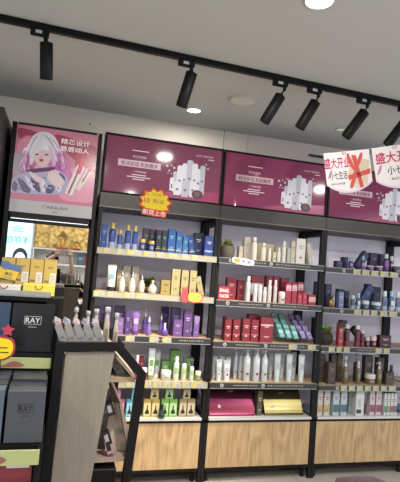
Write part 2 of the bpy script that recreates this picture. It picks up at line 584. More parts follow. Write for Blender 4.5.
def bottle(t, w, h, c, o):
    r = w / 2
    sh = o.get('shape', 'cyl')
    cap = o.get('cap', (225, 225, 225)); ch = o.get('ch', .24) * h
    bh = h - ch
    M1 = mat(c, o.get('rough', .25), o.get('metal', 0), coat=.3)
    if sh == 'cyl':
        pr = [(r * .92, 0), (r, .004), (r, bh * .88), (r * .8, bh * .96), (r * .45, bh)]
    elif sh == 'pear':
        pr = [(r * .6, 0), (r * .9, bh * .06), (r, bh * .25), (r * .82, bh * .5), (r * .5, bh * .78), (r * .32, bh)]
    elif sh == 'oval':
        pr = [(r * .65, 0), (r * .95, bh * .12), (r, bh * .4), (r * .85, bh * .72), (r * .5, bh * .92), (r * .35, bh)]
    elif sh == 'squat':
        pr = [(r * .7, 0), (r, bh * .2), (r * .98, bh * .55), (r * .6, bh * .85), (r * .4, bh)]
    b = MB(); b.lathe(pr, M1, 14)
    bd = o.get('foot')
    b.build('bottle_body', t)
    if bd:                                   # lower part in another colour
        b = MB(); b.lathe([(r * 1.015, .0005), (r * 1.015, bh * .32)], mat(bd, .3), 14, caps=False); b.build('lower_band', t)
    b = MB()
    if sh == 'cyl':
        zz = bh * .55
        b.add([(r * 1.02 * math.sin(a), -r * 1.02 * math.cos(a), zz + s) for s in (-bh * .16, bh * .16) for a in [(-.7 + .35 * k) for k in range(5)]],
              [(k, k + 1, k + 6, k + 5) for k in range(4)], mat(o.get('lab', (225, 225, 228)), .4), True)
        b.build('product_label', t)
        if o.get('dot'):
            b = MB(); b.prism([(r * .38 * math.cos(a), bh * .3 + r * .38 * math.sin(a)) for a in [k * PI / 4 for k in range(8)]], -r - .0015, -r * .9, mat(o['dot'], .4)); b.build('round_mark', t)
    MC = mat(cap, o.get('caprough', .3), o.get('capmetal', 0), coat=.3)
    b = MB()
    if o.get('pump'):
        b.lathe([(r * .5, 0), (r * .5, ch * .3), (r * .2, ch * .32), (r * .2, ch * .65), (r * .48, ch * .68), (r * .45, ch)], MC, 12, (0, 0, bh))
        b.build('pump_head', t)
        b = MB(); b.tube([(-r * .3, 0, bh + ch * .86), (-r * 1.15, 0, bh + ch * .82), (-r * 1.3, 0, bh + ch * .7)], r * .13, MC, 6); b.build('nozzle', t)
    elif o.get('spray'):
        b.lathe([(r * .45, 0), (r * .45, ch * .35), (r * .18, ch * .5), (r * .12, ch)], MC, 12, (0, 0, bh)); b.build('dropper_cap', t)
    else:
        cr = r * o.get('cr', .62)
        b.lathe([(cr, 0), (cr, ch * .92), (cr * .85, ch)], MC, 12, (0, 0, bh)); b.build('cap', t)
        if o.get('collar'):
            b = MB(); b.lathe([(cr * 1.08, 0), (cr * 1.08, ch * .22)], mat(o['collar'], .3, .2), 12, (0, 0, bh - .0005)); b.build('collar', t)


def jar(t, w, h, c, o):
    r = w / 2; lh = h * o.get('lid', .4)
    b = MB(); b.lathe([(r * .88, 0), (r, h * .08), (r, h - lh)], mat(c, .2, coat=.4), 18); b.build('jar_body', t)
    b = MB(); b.lathe([(r * 1.03, 0), (r * 1.03, lh * .8), (r * .9, lh)], mat(o.get('cap', (220, 220, 220)), .3, o.get('capmetal', 0)), 18, (0, 0, h - lh)); b.build('lid', t)
    if h > .03:
        b = MB()
        b.add([(r * 1.01 * math.sin(a), -r * 1.01 * math.cos(a), (h - lh) * s) for s in (.3, .7) for a in [(-.5 + .25 * k) for k in range(5)]],
              [(k, k + 1, k + 6, k + 5) for k in range(4)], mat(o.get('lab', (150, 140, 150)), .4), True)
        b.build('product_label', t)


def squeeze(t, w, h, c, o):
    r = w / 2; ch = h * .16
    vs = []; fs = []; n = 6; seg = 14
    for i in range(n):
        s = i / (n - 1)
        for k in range(seg):
            a = 2 * PI * k / seg
            vs.append((r * (.82 + .18 * s) * math.cos(a), r * .82 * (1 - s * .93) * math.sin(a), ch + (h - ch) * s))
    for i in range(n - 1):
        for k in range(seg):
            k2 = (k + 1) % seg
            fs.append((i * seg + k, i * seg + k2, (i + 1) * seg + k2, (i + 1) * seg + k))
    fs += [tuple(range((n - 1) * seg, n * seg))]
    b = MB(); b.add(vs, fs, mat(c, .35, coat=.2), True); b.build('tube_body', t)
    b = MB(); b.lathe([(r * .74, 0), (r * .78, ch)], mat(o.get('cap', (230, 230, 230)), .3), 14); b.build('cap', t)
    b = MB()
    lc = mat(o.get('lab', (120, 130, 140)), .4)
    zz = h * .55
    b.box(-r * .5, r * .5, -r * .62, -r * .60, zz - h * .1, zz + h * .1, lc)
    if o.get('dot'):
        b.prism([(r * .3 * math.cos(a), h * .32 + r * .3 * math.sin(a)) for a in [k * PI / 4 for k in range(8)]], -r * .78, -r * .7, mat(o['dot'], .4))
    b.build('product_label', t)


KIND = {'box': (carton, 'product_carton', 'box'), 'bot': (bottle, 'lotion_bottle', 'bottle'), 'pump': (bottle, 'pump_bottle', 'bottle'),
        'jar': (jar, 'cream_jar', 'jar'), 'tube': (squeeze, 'squeeze_tube', 'tube')}
SHN = ['top shelf', 'second shelf', 'third shelf', 'lowest shelf', 'white counter']
SHALLOW = {'f': .012, 'm': .085, 'b': .165, 'c': .235}
allx = {}


def item(bay, k, kind, x0, x1, yt, row, c, label, **o):
    fn, name, cat = KIND[kind]
    z = ZS[bay][k] + .0006
    Y = SHALLOW[row] if isinstance(row, str) else row
    xc = (x0 + x1) / 2
    yb = yt + 12
    w = (at(x1, yb, Y).x - at(x0, yb, Y).x) * .93
    Yc = Y
    if kind in ('bot', 'pump', 'jar', 'tube'):
        w = min(w, .068 if kind != 'jar' else .085)
        Yc = Y + w / 2
    top = at(xc, yt, Yc)
    h = max(.02, top.z - z)
    # x taken half way up, so the piece stands upright where the photo shows it
    p = at(xc, yt, Yc)
    Xc = None
    lo, hi = yt, yt + 80
    for _ in range(20):
        mid = (lo + hi) / 2
        if at(xc, mid, Yc).z > z + h / 2: lo = mid
        else: hi = mid
    Xc = at(xc, lo, Yc).x
    if kind == 'pump': o['pump'] = 1
    lean = o.get('lean', 0)
    zz = z
    if lean:
        h = h * .97
        zz = z + w / 2 * abs(math.sin(lean)) + .0005
    t = thing(name, label, cat, (Xc, Yc, zz), group=o.get('group', '%ss on the %s of the %s bay' % (cat.replace('box', 'boxe'), SHN[k], BAYN[bay])), rot=(0, lean, 0))
    fn(t, w, h, c, o)
    return t


def pot_plant(bay, k, x0, x1, yt, row, potc, leafc, label, pot_h=.5, leaf_n=26, broad=.5, name='potted_plant'):
    z = ZS[bay][k] + .0006
    Y = SHALLOW[row]
    w = at(x1, yt, Y).x - at(x0, yt, Y).x
    h = at((x0 + x1) / 2, yt, Y).z - z
    X = at((x0 + x1) / 2, yt + 12, Y).x
    r = min(w / 2, .075)
    t = thing(name, label, 'plant', (X, Y + r, z))
    ph = h * pot_h
    b = MB(); b.lathe([(r * .62, 0), (r * .85, ph * .3), (r * .9, ph * .7), (r * .72, ph), (r * .62, ph), (r * .6, ph * .9)], mat(potc, .75, noise=.2, nscale=60), 16, caps=False)
    b.lathe([(r * .62, 0), (r * .01, .0005)], mat(potc, .75), 16, caps=False)
    b.lathe([(r * .62, ph * .9), (.001, ph * .92)], mat((60, 45, 35), .9), 16, caps=False)
    b.build('pot', t)
    b = MB()
    for i in range(leaf_n):
        a = random.uniform(0, 2 * PI); el = random.uniform(.3, 1.35)
        ln = (h - ph) * random.uniform(.75, 1.1)
        d = Vector((math.cos(a) * math.cos(el), math.sin(a) * math.cos(el) * .6, math.sin(el)))
        ln = max(ln, r * .9)
        s = Vector((-math.sin(a), math.cos(a), 0)) * ln * broad * .3
        p0 = Vector((0, 0, ph * .9))
        m1 = p0 + d * ln * .55; m2 = p0 + d * ln + Vector((0, 0, -ln * .15))
        if m2.z > h: m2.z = h
        cc = mat(tuple(int(v * random.choice((.75, 1, 1.15))) for v in leafc), .5)
        b.add([p0, m1 - s, m2, m1 + s, m1 + Vector((0, 0, ln * .06))], [(0, 1, 4), (1, 2, 4), (2, 3, 4), (3, 0, 4)], cc)
    b.build('leaves', t)
    return t


# colours
NAVY = (28, 40, 92); BLUE = (22, 66, 158); DBLUE = (20, 36, 84); CREAM = (222, 212, 190); GOLDB = (178, 156, 92)
PURP = (84, 50, 128); DPURP = (58, 38, 92); VIOL = (104, 70, 152); RED = (158, 26, 48); DRED = (110, 22, 36)
TEAL = (70, 168, 158); BROWN = (80, 62, 52); DBROWN = (62, 48, 42); GREEN = (98, 166, 62); W1 = (226, 226, 222)
CLEARW = (196, 208, 214)

# ---- left bay, top shelf: blue set
I = item
gk = dict(cap=(224, 178, 72), ch=.22, cr=.6, lab=(40, 80, 180), foot=(150, 170, 205), collar=(240, 200, 110))
I(1, 0, 'box', 101, 107.5, 224, 'f', BLUE, 'slim upright blue carton at the far left of the top shelf', txt=(150, 190, 230), group='blue toiletries on the top left shelf')
I(1, 0, 'bot', 108.7, 116, 223, 'f', BLUE, 'tall blue bottle with gold cap beside the slim blue carton', **gk)
I(1, 0, 'bot', 117, 122.5, 230, 'f', BLUE, 'short blue gold-capped bottle between the taller blue bottles', **gk)
I(1, 0, 'bot', 124.5, 131, 225, 'f', BLUE, 'blue gold-capped bottle, left one of the close pair', **gk)
I(1, 0, 'bot', 131.8, 138, 226, 'f', BLUE, 'blue gold-capped bottle right before the small blue jars', **gk)
I(1, 0, 'jar', 139, 145.8, 239, 'f', BLUE, 'small blue jar with gold lid next to the gold-capped bottles', cap=(224, 178, 72), capmetal=.3, lid=.3)
I(1, 0, 'jar', 147.5, 155, 241, 'f', BLUE, 'small blue gold-lidded jar farther from the gold-capped bottles', cap=(224, 178, 72), capmetal=.3, lid=.3)
for (a, b_, c, nm) in ((142.5, 149, (70, 38, 62), 'dark maroon carton behind the first blue jar'), (149.4, 155.5, (64, 44, 66), 'dark maroon carton behind the second blue jar'),
                       (156, 161.5, (28, 34, 60), 'near-black navy carton right of the maroon cartons'), (161.8, 167.3, (22, 44, 62), 'dark navy carton with teal print beside the bright blue cartons')):
    I(1, 0, 'box', a, b_, 228 + (a - 142) * .14, 'm' if a < 155 else 'f', c, nm, txt=(90, 180, 190), dep=.05, band=(.14, .17, (190, 150, 80)))
bx = dict(txt=(120, 220, 235), band=(.12, .16, (230, 190, 90)))
I(1, 0, 'box', 168, 175.5, 229, 'f', (24, 90, 180), 'bright blue carton, first of the cyan-lettered cartons', **bx)
I(1, 0, 'box', 176.2, 182, 231, 'f', (24, 96, 184), 'bright blue carton in the middle of the cyan-lettered cartons', **bx)
I(1, 0, 'box', 182.8, 188, 236, 'f', (26, 110, 190), 'shorter bright blue carton left of the leaning one', **bx)
I(1, 0, 'box', 190.3, 196, 235, 'f', (24, 60, 150), 'blue carton leaning against its left neighbour on the top shelf', lean=-.2, **bx)
I(1, 0, 'box', 194, 203.5, 233, 'm', (26, 50, 110), 'dark navy box with black top behind the leaning blue carton', band=(.8, .99, (18, 18, 24)), dep=.06)
I(1, 0, 'box', 204.5, 213.8, 236, 'f', (26, 62, 160), 'wide blue carton with white print at the shelf end', dep=.045, band=(.2, .3, (120, 150, 210)))

# ---- left bay, second shelf: cream and gold set
I(1, 1, 'tube', 106.5, 116.5, 264.5, 'f', (216, 214, 204), 'cream white squeeze tube with dark cap at the left end', cap=(40, 36, 40), lab=(130, 170, 200))
I(1, 1, 'box', 116.5, 121.5, 270, 'm', (158, 146, 110), 'narrow khaki carton behind the cream tube and oval bottle', dep=.05)
I(1, 1, 'box', 122.3, 130.5, 265, 'm', (150, 142, 118), 'khaki carton behind the left oval pump bottles', dep=.05)
I(1, 1, 'box', 131.3, 139, 266, 'm', (152, 144, 120), 'khaki carton behind the middle and right oval bottles', dep=.05)
ov = dict(shape='oval', cap=(150, 140, 128), ch=.3, spray=1, capmetal=.4)
I(1, 1, 'bot', 118.5, 125.8, 270, 'f', (214, 204, 186), 'pale oval bottle with silver dropper, nearest the cream tube', **ov)
I(1, 1, 'bot', 128.5, 136, 271, 'f', (218, 200, 184), 'pinkish oval bottle with dropper, middle of three', **ov)
I(1, 1, 'bot', 138.3, 145.2, 274, 'f', (214, 196, 176), 'small oval dropper bottle beside the squat pearl bottle', **ov)
I(1, 1, 'bot', 147.5, 157.2, 280, 'f', (206, 194, 178), 'squat pearly bottle with gold neck in front of the plant', shape='squat', cap=(200, 170, 110), ch=.3, cr=.35)
pot_plant(1, 1, 143.5, 156, 274, 'm', (96, 70, 50), (66, 96, 56), 'small bushy green plant in brown pot on the second left shelf', .3, 44, .8)
I(1, 1, 'box', 160.7, 170.5, 280, 'f', (176, 150, 76), 'low square gold carton right of the plant', metal=.3, txt=(110, 90, 40))
for i, (a, b_, y, nm) in enumerate(((171.3, 180.2, 269, 'tall pale gold carton, first of the standing three'), (181, 188.6, 270, 'tall pale gold carton, middle of the standing three'),
                                   (189.4, 196.6, 270.5, 'tall pale gold carton beside the leaning gold carton'))):
    I(1, 1, 'box', a, b_, y, 'f' if i < 3 else 'm', (188, 170, 112), nm, metal=.25, txt=(120, 100, 50), dep=.045)
I(1, 1, 'box', 199.5, 205, 276.5, 'f', (180, 166, 112), 'slim gold carton leaning left at the end of the second shelf', lean=-.26, metal=.25, txt=(120, 100, 50), dep=.04)

# ---- left bay, third shelf: purple set
I(1, 2, 'box', 94, 100.5, 307, 'm', VIOL, 'violet carton at the far left behind the rack bottles', txt=(190, 170, 220))
I(1, 2, 'box', 103.5, 112.3, 306, 'm', PURP, 'purple carton showing above the rack, second from left', txt=(180, 160, 210))
I(1, 2, 'box', 114, 125, 306, 'm', (72, 44, 100), 'broad deep purple carton behind the small violet carton', txt=(180, 160, 210), dep=.05)
I(1, 2, 'box', 116.4, 123.6, 318, 'f', (124, 88, 160), 'small violet carton in front of the broad purple one', txt=(200, 180, 225))
I(1, 2, 'box', 125.2, 130.6, 311, 'f', PURP, 'slim purple carton left of the violet squeeze tube', txt=(180, 160, 210))
I(1, 2, 'tube', 131.2, 140, 309.5, 'f', (128, 84, 172), 'shiny violet squeeze tube on the third shelf', cap=(96, 60, 140), lab=(190, 170, 220))
pv = dict(cap=(205, 205, 220), spray=1, ch=.3)
I(1, 2, 'bot', 141.8, 148.2, 309, 'm', (96, 62, 156), 'tall purple bottle with silver tip behind the pear bottle', shape='oval', **pv)
I(1, 2, 'bot', 145.8, 152, 316, 'f', (120, 90, 180), 'pear-shaped lilac bottle with silver neck', shape='pear', **pv)
I(1, 2, 'box', 161.5, 169, 307, 'c', (92, 56, 150), 'purple carton behind the round perfume-like bottle', txt=(180, 160, 210))
I(1, 2, 'bot', 158.5, 163.8, 313, 'm', (110, 74, 170), 'slender purple bottle beside the round violet bottle', shape='oval', **pv)
I(1, 2, 'bot', 160.5, 168.8, 323, 'f', (92, 54, 170), 'round squat violet bottle with a silver stopper', shape='squat', cap=(210, 210, 225), ch=.35, cr=.3)
I(1, 2, 'box', 170.8, 181, 308, 'm', (74, 46, 108), 'tall deep purple carton behind the square violet box', txt=(170, 150, 200), dep=.05)
I(1, 2, 'box', 173, 182.6, 320, 'f', (106, 66, 140), 'square violet carton standing low in front', txt=(200, 180, 225), dep=.05)
I(1, 2, 'box', 183.6, 191.8, 310, 'f', (90, 56, 126), 'tall purple carton right of the square violet carton', txt=(200, 180, 225), dep=.05)
I(1, 2, 'box', 193.6, 199.4, 316, 'f', (112, 74, 156), 'narrow violet carton at the right end of the third shelf', txt=(200, 180, 225), band=(.75, .98, (150, 116, 190)))

# ---- left bay, lowest shelf: green set
I(1, 3, 'box', 128, 133, 351, 'm', (160, 42, 48), 'red carton leaning beside the rack on the lowest shelf', lean=-.3, dep=.04)
I(1, 3, 'bot', 134.3, 139.5, 355, 'f', (176, 52, 92), 'small pink bottle with white cap behind the rack post', cap=(225, 215, 220), lab=(230, 220, 225))
I(1, 3, 'box', 139.2, 143.6, 357, 'm', (178, 40, 52), 'small upright red carton left of the white tubes', dep=.04)
I(1, 3, 'jar', 141.3, 147, 367.5, 'f', (186, 48, 50), 'tiny red pot with white lid on the lowest shelf', cap=(225, 222, 220))
I(1, 3, 'tube', 147.5, 155, 348, 'f', (214, 222, 214), 'white tube with green print, in front of its twin', cap=(120, 170, 90), lab=(100, 160, 80), dot=(150, 180, 70))
I(1, 3, 'tube', 152.5, 160.5, 350, 'm', (206, 216, 210), 'white green-printed tube standing behind its twin', cap=(230, 235, 230), lab=(100, 160, 80))
I(1, 3, 'box', 161.5, 169.5, 361, 'm', (104, 160, 74), 'low green carton behind the white jar', dep=.05, txt=(220, 235, 200))
I(1, 3, 'jar', 160.5, 171.3, 370, 'f', (214, 218, 212), 'wide white cream jar beside the white-green bottle', cap=(222, 224, 220), lid=.4, lab=(140, 160, 120))
I(1, 3, 'box', 169.8, 180.6, 350, 'm', (92, 158, 58), 'tall leaf green carton on the lowest shelf', dep=.05, txt=(190, 225, 160))
I(1, 3, 'bot', 173.2, 179.3, 356, 'f', (208, 220, 208), 'slim white bottle in front of the tall green carton', cap=(228, 232, 226), lab=(150, 190, 120))
gb = dict(cap=(40, 66, 92), lab=(170, 200, 90), ch=.25)
I(1, 3, 'bot', 181.3, 186.6, 357, 'f', (198, 214, 204), 'bottle with navy top and green label, taller of two', **gb)
I(1, 3, 'bot', 189.3, 194, 361, 'f', (198, 214, 204), 'bottle with navy top and green label, shorter of two', **gb)
I(1, 3, 'box', 185.5, 193.5, 358, 'm', (110, 158, 72), 'green carton behind the navy-topped bottles', dep=.05)
I(1, 3, 'jar', 194.9, 201, 371, 'f', (140, 178, 74), 'small green jar with white lid at the shelf end', cap=(222, 226, 216), lid=.4)

# ---- left bay, counter: little stacked hair colour cartons
def dyebox(bay, x0, x1, yt, c, label, row='f', on=None, cat='box'):
    z = ZS[bay][4] + .0006 if on is None else on
    Y = SHALLOW[row] + .01
    w = (at(x1, yt, Y).x - at(x0, yt, Y).x) * .96
    top = at((x0 + x1) / 2, yt, Y).z; h = top - z
    lo, hi = yt, yt + 40
    for _ in range(16):
        mid = (lo + hi) / 2
        if at((x0 + x1) / 2, mid, Y).z > z + h / 2: lo = mid
        else: hi = mid
    t = thing('stacked_carton', label, 'box', (at((x0 + x1) / 2, lo, Y).x, Y, z), group='small bright cartons on the left counter')
    b = MB(); b.box(-w / 2, w / 2, 0, w * .9, 0, h, mat(c, .4), .001); b.build('carton_body', t)
    b = MB()
    pale = tuple(min(255, int(v * .6 + 100)) for v in c)
    b.box(-w * .42, w * .42, -.0008, 0, h * .1, h * .82, mat(pale, .4)); b.build('printed_panel', t)
    b = MB()
    b.prism(smooth([(-w * .26, h * .2), (w * .26, h * .2), (w * .22, h * .34), (w * .08, h * .46), (w * .06, h * .66), (-w * .06, h * .66), (-w * .08, h * .46), (-w * .22, h * .34)], 3), -.0018, -.0008, mat((24, 42, 36), .5))
    b.build('printed_bottle', t)
    return z + h


for (cn, c, lo_, up_) in (('pink', (214, 84, 142), [(112, 118), (118.3, 124.3)], (114.5, 121)), ('cyan', (66, 176, 206), [(126, 133), (133.2, 140.5)], (131.5, 137.8)),
                          ('yellow', (212, 176, 74), [(143.3, 151.2), (151.6, 159.6)], (150.6, 159)), ('lime green', (124, 196, 72), [(161, 168.8), (169.1, 177.2)], (165.5, 173.6)),
                          ('tan', (168, 142, 84), [(179, 186.8), (187, 195.2)], (183, 190.8))):
    zt = dyebox(1, lo_[0][0], lo_[0][1], 399.5, c, 'small %s carton, lower left of its three on the counter' % cn)
    dyebox(1, lo_[1][0], lo_[1][1], 399.5, c, 'small %s carton, lower right of its three on the counter' % cn)
    dyebox(1, up_[0], up_[1], 388, c, 'small %s carton stacked on top of its two likes' % cn, on=zt + .0008)
p = at(161.5, 414, -.0)
t = thing('ink_bottle', 'dark green bulb-shaped bottle in front of the small cartons', 'bottle', (p.x, .001, ZS[1][4] + .0006))
b = MB(); b.lathe([(.016, 0), (.024, .008), (.024, .03), (.012, .045), (.009, .06)], mat((22, 56, 42), .15, coat=.5), 16); b.build('bottle_body', t)
b = MB(); b.lathe([(.010, .06), (.012, .064), (.011, .094), (.008, .098)], mat((24, 28, 26), .3), 14); b.build('cap', t)

# ---- middle bay, top shelf: cream set
cb = dict(txt=(190, 170, 130), dep=.05)
I(2, 0, 'box', 221.5, 227.5, 240, 'c', (216, 204, 176), 'cream carton behind the grey plant pouch', **cb)
pot_plant(2, 0, 222.5, 238.5, 235, 'f', (84, 76, 70), (150, 164, 66), 'yellow-green succulent in grey fabric pouch on the middle bay', .55, 60, .5, 'succulent')
I(2, 0, 'box', 239, 243.2, 246, 'm', (220, 208, 182), 'narrow low cream carton right of the succulent', **cb)
I(2, 0, 'box', 244, 250.4, 237, 'm', (222, 212, 192), 'tall cream carton left of the ivory bottles', **cb)
iv = dict(cap=(228, 220, 204), ch=.2, lab=(226, 216, 196), cr=.7)
I(2, 0, 'bot', 251, 257.2, 237, 'f', (226, 216, 198), 'tallest ivory bottle, left of the ivory row', **iv)
I(2, 0, 'box', 257, 261.3, 243, 'm', (206, 192, 160), 'cream carton between the tallest and next ivory bottle', **cb)
I(2, 0, 'bot', 260.6, 266, 243, 'f', (226, 218, 200), 'medium ivory bottle beside the tallest ivory one', **iv)
I(2, 0, 'bot', 267.5, 271.3, 248, 'f', (224, 214, 194), 'small ivory bottle, first of the little two', **iv)
I(2, 0, 'jar', 272.2, 276, 252, 'f', (224, 214, 194), 'ivory jar between small ivory bottles', cap=(210, 196, 160))
I(2, 0, 'bot', 276.6, 280.6, 248, 'f', (224, 214, 194), 'small ivory bottle left of the slender tall one', **iv)
I(2, 0, 'box', 264.5, 274.5, 244, 'm', (196, 182, 150), 'low wide beige carton behind the small ivory bottles', **cb)
I(2, 0, 'box', 275, 281.5, 246, 'm', (204, 190, 158), 'beige carton behind the ivory jar', **cb)
I(2, 0, 'bot', 281.8, 286, 241, 'f', (228, 222, 206), 'slender tall ivory bottle near the grey carton', **iv)
I(2, 0, 'box', 287.2, 290.8, 248, 'f', (176, 178, 178), 'slim grey carton beside the slender ivory bottle', **cb)
I(2, 0, 'box', 291.2, 295.2, 241, 'f', (208, 196, 166), 'slim tan carton left of the big white carton', txt=(120, 100, 60), dep=.04)
I(2, 0, 'box', 296, 305.7, 238.5, 'f', (228, 222, 212), 'biggest white carton with pink dot on the top shelf', dot=(205, 70, 110), txt=(170, 120, 130), dep=.05)
I(2, 0, 'box', 309.3, 313.6, 243, 'f', (198, 188, 164), 'slim cream carton leaning against the big white carton', lean=-.16, dep=.045)

# ---- middle bay, second shelf: red snail set
I(2, 1, 'box', 217.8, 230.5, 286.5, 'f', (190, 30, 52), 'low red box with bold white English lettering at the left end', word='SNAIL|WATER', txt=(240, 235, 235), dep=.03)
rb = dict(txt=(210, 170, 175), dep=.05)
I(2, 1, 'box', 226.5, 236.4, 277.5, 'm', (150, 26, 46), 'tall red carton behind the red lettered box', **rb)
I(2, 1, 'box', 237.4, 244.3, 280, 'm', (146, 24, 44), 'red carton between the tall carton and white bottle', **rb)
wb = dict(cap=(228, 226, 226), ch=.2, lab=(206, 198, 200), cr=.7)
I(2, 1, 'bot', 245.4, 250.6, 276, 'f', (222, 220, 220), 'tallest slim white bottle on the red set shelf', **wb)
I(2, 1, 'box', 250.5, 263.5, 276, 'm', (152, 30, 48), 'wide red carton with pale window behind white bottles', dep=.05, band=(.25, .7, (186, 190, 206)))
I(2, 1, 'bot', 252.9, 257.4, 284, 'f', (214, 214, 220), 'short white bottle before the wide red carton, left one', **wb)
I(2, 1, 'bot', 258, 262, 285, 'f', (214, 214, 220), 'short white bottle before the wide red carton, right one', **wb)
I(2, 1, 'bot', 262.7, 266.7, 287, 'f', (222, 218, 216), 'shortest white bottle in the middle of the red set', **wb)
I(2, 1, 'bot', 267.5, 271.5, 280, 'f', (218, 214, 214), 'slim white bottle in front of the tall red cartons', **wb)
I(2, 1, 'box', 266, 272.6, 275.5, 'm', (144, 24, 42), 'tall red carton, left one behind the slim white bottles', **rb)
I(2, 1, 'box', 273, 279, 276, 'm', (140, 22, 40), 'tall red carton, right one behind the slim white bottles', **rb)
I(2, 1, 'bot', 273.3, 277, 280, 'f', (216, 206, 206), 'slim pinkish-white bottle right behind the white jar', **wb)
I(2, 1, 'jar', 278.1, 285.2, 291.5, 'f', (224, 220, 218), 'white cream jar with lid before the red cartons', cap=(228, 226, 226), lab=(190, 120, 130))
I(2, 1, 'box', 280.5, 289, 278, 'm', (138, 22, 40), 'dark red carton standing behind the white jar', **rb)
rp = dict(dep=.045, band=(.62, .9, (226, 170, 186)), txt=(170, 40, 70))
I(2, 1, 'box', 285.8, 291.4, 283, 'f', (184, 36, 66), 'crimson carton with pink top, first of three', **rp)
I(2, 1, 'box', 292, 297, 283, 'f', (184, 36, 66), 'crimson carton with pink top, middle of three', **rp)
I(2, 1, 'box', 297.6, 303.4, 282, 'm', (184, 36, 66), 'crimson carton with pink top, last of three', **rp)
I(2, 1, 'box', 297.8, 302.3, 293.5, 'f', (200, 50, 80), 'short crimson carton in front of the last pink-topped one', **rb)
I(2, 1, 'box', 302.8, 307.3, 292.5, 'f', (196, 44, 70), 'short crimson carton beside the open tray box', **rb)
I(2, 1, 'box', 308.5, 315.8, 295, 'f', (190, 36, 58), 'wide low crimson tray box at the right shelf end', dep=.06, band=(.3, .8, (226, 160, 170)))

# ---- middle bay, third shelf: red cartons and teal/violet packs
rr = dict(dep=.055, band=(.3, .34, (200, 120, 130)), dot=(225, 200, 205))
for (a, b_, y, r_, nm) in ((224, 227, 317, 'm', 'narrow red carton at the far left of the third shelf'), (224.6, 231.6, 320, 'f', 'red white-lettered carton, left one of the first pair'),
                           (232.8, 240.2, 320, 'f', 'red white-lettered carton, right one of the first pair'), (242.4, 250.3, 319, 'f', 'red white-lettered carton, left one of the second pair'),
                           (251, 258.8, 320, 'f', 'red white-lettered carton, right one of the second pair'), (248, 258.6, 314.5, 'm', 'broad dark red carton behind the second pair')):
    I(2, 2, 'box', a, b_, y, r_, (150, 28, 48), nm, **rr)
I(2, 2, 'box', 260, 273.5, 317.5, 'f', (154, 28, 50), 'biggest red carton, next to the teal packs', dep=.09, band=(.66, .72, (220, 170, 178)))


def pack(x, y, Y, c, label, grp, sy=0):
    # a flat sachet box lying tilted on the step behind it
    p = at(x, y, Y)
    t = thing('sachet_pack', label, 'box', p, group=grp, rot=(-.62, 0, .28))
    b = MB(); b.box(-.025, .025, -.0135, .0, -.035, .035, mat(c, .4), .0012); b.build('carton_body', t)
    b = MB(); b.box(-.0225, .0225, -.0143, -.0136, .002, .03, mat(tuple(min(255, v + 70) for v in c), .4)); b.build('printed_panel', t)
    b = MB(); bars(b, 0, -.014, .04, .022, 3, -.0136, mat((225, 228, 230), .5)); b.build('printed_text', t)


tn = ['front', 'second', 'third', 'rear']
for j in range(4):
    for i in range(3 if j < 2 else 2):
        pack(276.5 - j * 1.9 + (7.0 * i) + (4 if j < 2 else 3), 334 - j * 5.6 + i * .8, .045 + j * .052, (78, 160, 152), 'teal sachet pack, %s row, %s' % (tn[j], ('left end', 'middle', 'right end')[i] if j < 2 else ('left', 'right')[i]) + ' of the teal display', 'teal sachet packs')
for j in range(4):
    for i in range(2):
        pack(301.8 - j * 3.6 + (6.6 * i), 335.5 - j * 5.6 + i * .8, .045 + j * .052, (108, 88, 152), 'violet sachet pack, %s row, %s of the violet display' % (tn[j], ('left', 'right')[i]), 'violet sachet packs')

# ---- middle bay, lowest shelf
tw = dict(cap=(225, 228, 228), lab=(180, 186, 192), dot=(168, 40, 60))
I(2, 3, 'tube', 222.8, 230.6, 360, 'f', (208, 218, 220), 'short white tube with red mark, front right of its cluster', **tw)
I(2, 3, 'tube', 215.8, 222, 359, 'f', (204, 214, 218), 'short white tube with red mark, front left of its cluster', **tw)
I(2, 3, 'tube', 211.8, 217.4, 356, 'm', (200, 210, 214), 'short white tube, rear left of the small tube cluster', **tw)
I(2, 3, 'tube', 218.4, 224.4, 356, 'm', (200, 210, 214), 'short white tube, rear middle of the small tube cluster', **tw)
I(2, 3, 'tube', 225.2, 230.6, 357, 'm', (200, 210, 214), 'short white tube, rear right of the small tube cluster', **tw)
pw = dict(cap=(222, 226, 230), lab=(190, 198, 206), dot=(150, 30, 52), ch=.2)
for (a, b_, y, r_, nm) in ((233.4, 237.8, 348, 'm', 'white pump bottle, rear left of the pump group'), (238.6, 243.6, 347.5, 'm', 'white pump bottle behind the first front pump bottle'),
                           (243.2, 250.4, 349, 'f', 'white pump bottle with dark red mark, front left of three'),
                           (250.6, 256.0, 347, 'm', 'white pump bottle, rear right of the pump group'),
                           (252.8, 259.9, 349, 'f', 'white pump bottle with dark red mark, front middle of three'), (261.4, 267.6, 350, 'f', 'white pump bottle with dark red mark, front right of three')):
    I(2, 3, 'pump', a, b_, y, r_, (204, 214, 220), nm, **pw)
tg = dict(cap=(214, 220, 224), lab=(168, 176, 188))
for (a, b_, y, r_, nm) in ((268.6, 273.2, 352, 'm', 'frosted tube behind the gap beside the pump bottles'), (273.8, 280.6, 353, 'f', 'frosted tube in front, left of three front tubes'),
                           (279.4, 284.6, 351, 'm', 'frosted tube, second of the rear tubes'), (285.8, 292.4, 353.5, 'f', 'frosted tube in front, middle of three front tubes'),
                           (290.6, 296.4, 352, 'm', 'frosted tube, third of the rear tubes'), (297.8, 304.6, 354.5, 'f', 'frosted tube in front, right end of the shelf')):
    I(2, 3, 'tube', a, b_, y, r_, (196, 208, 212), nm, **tg)

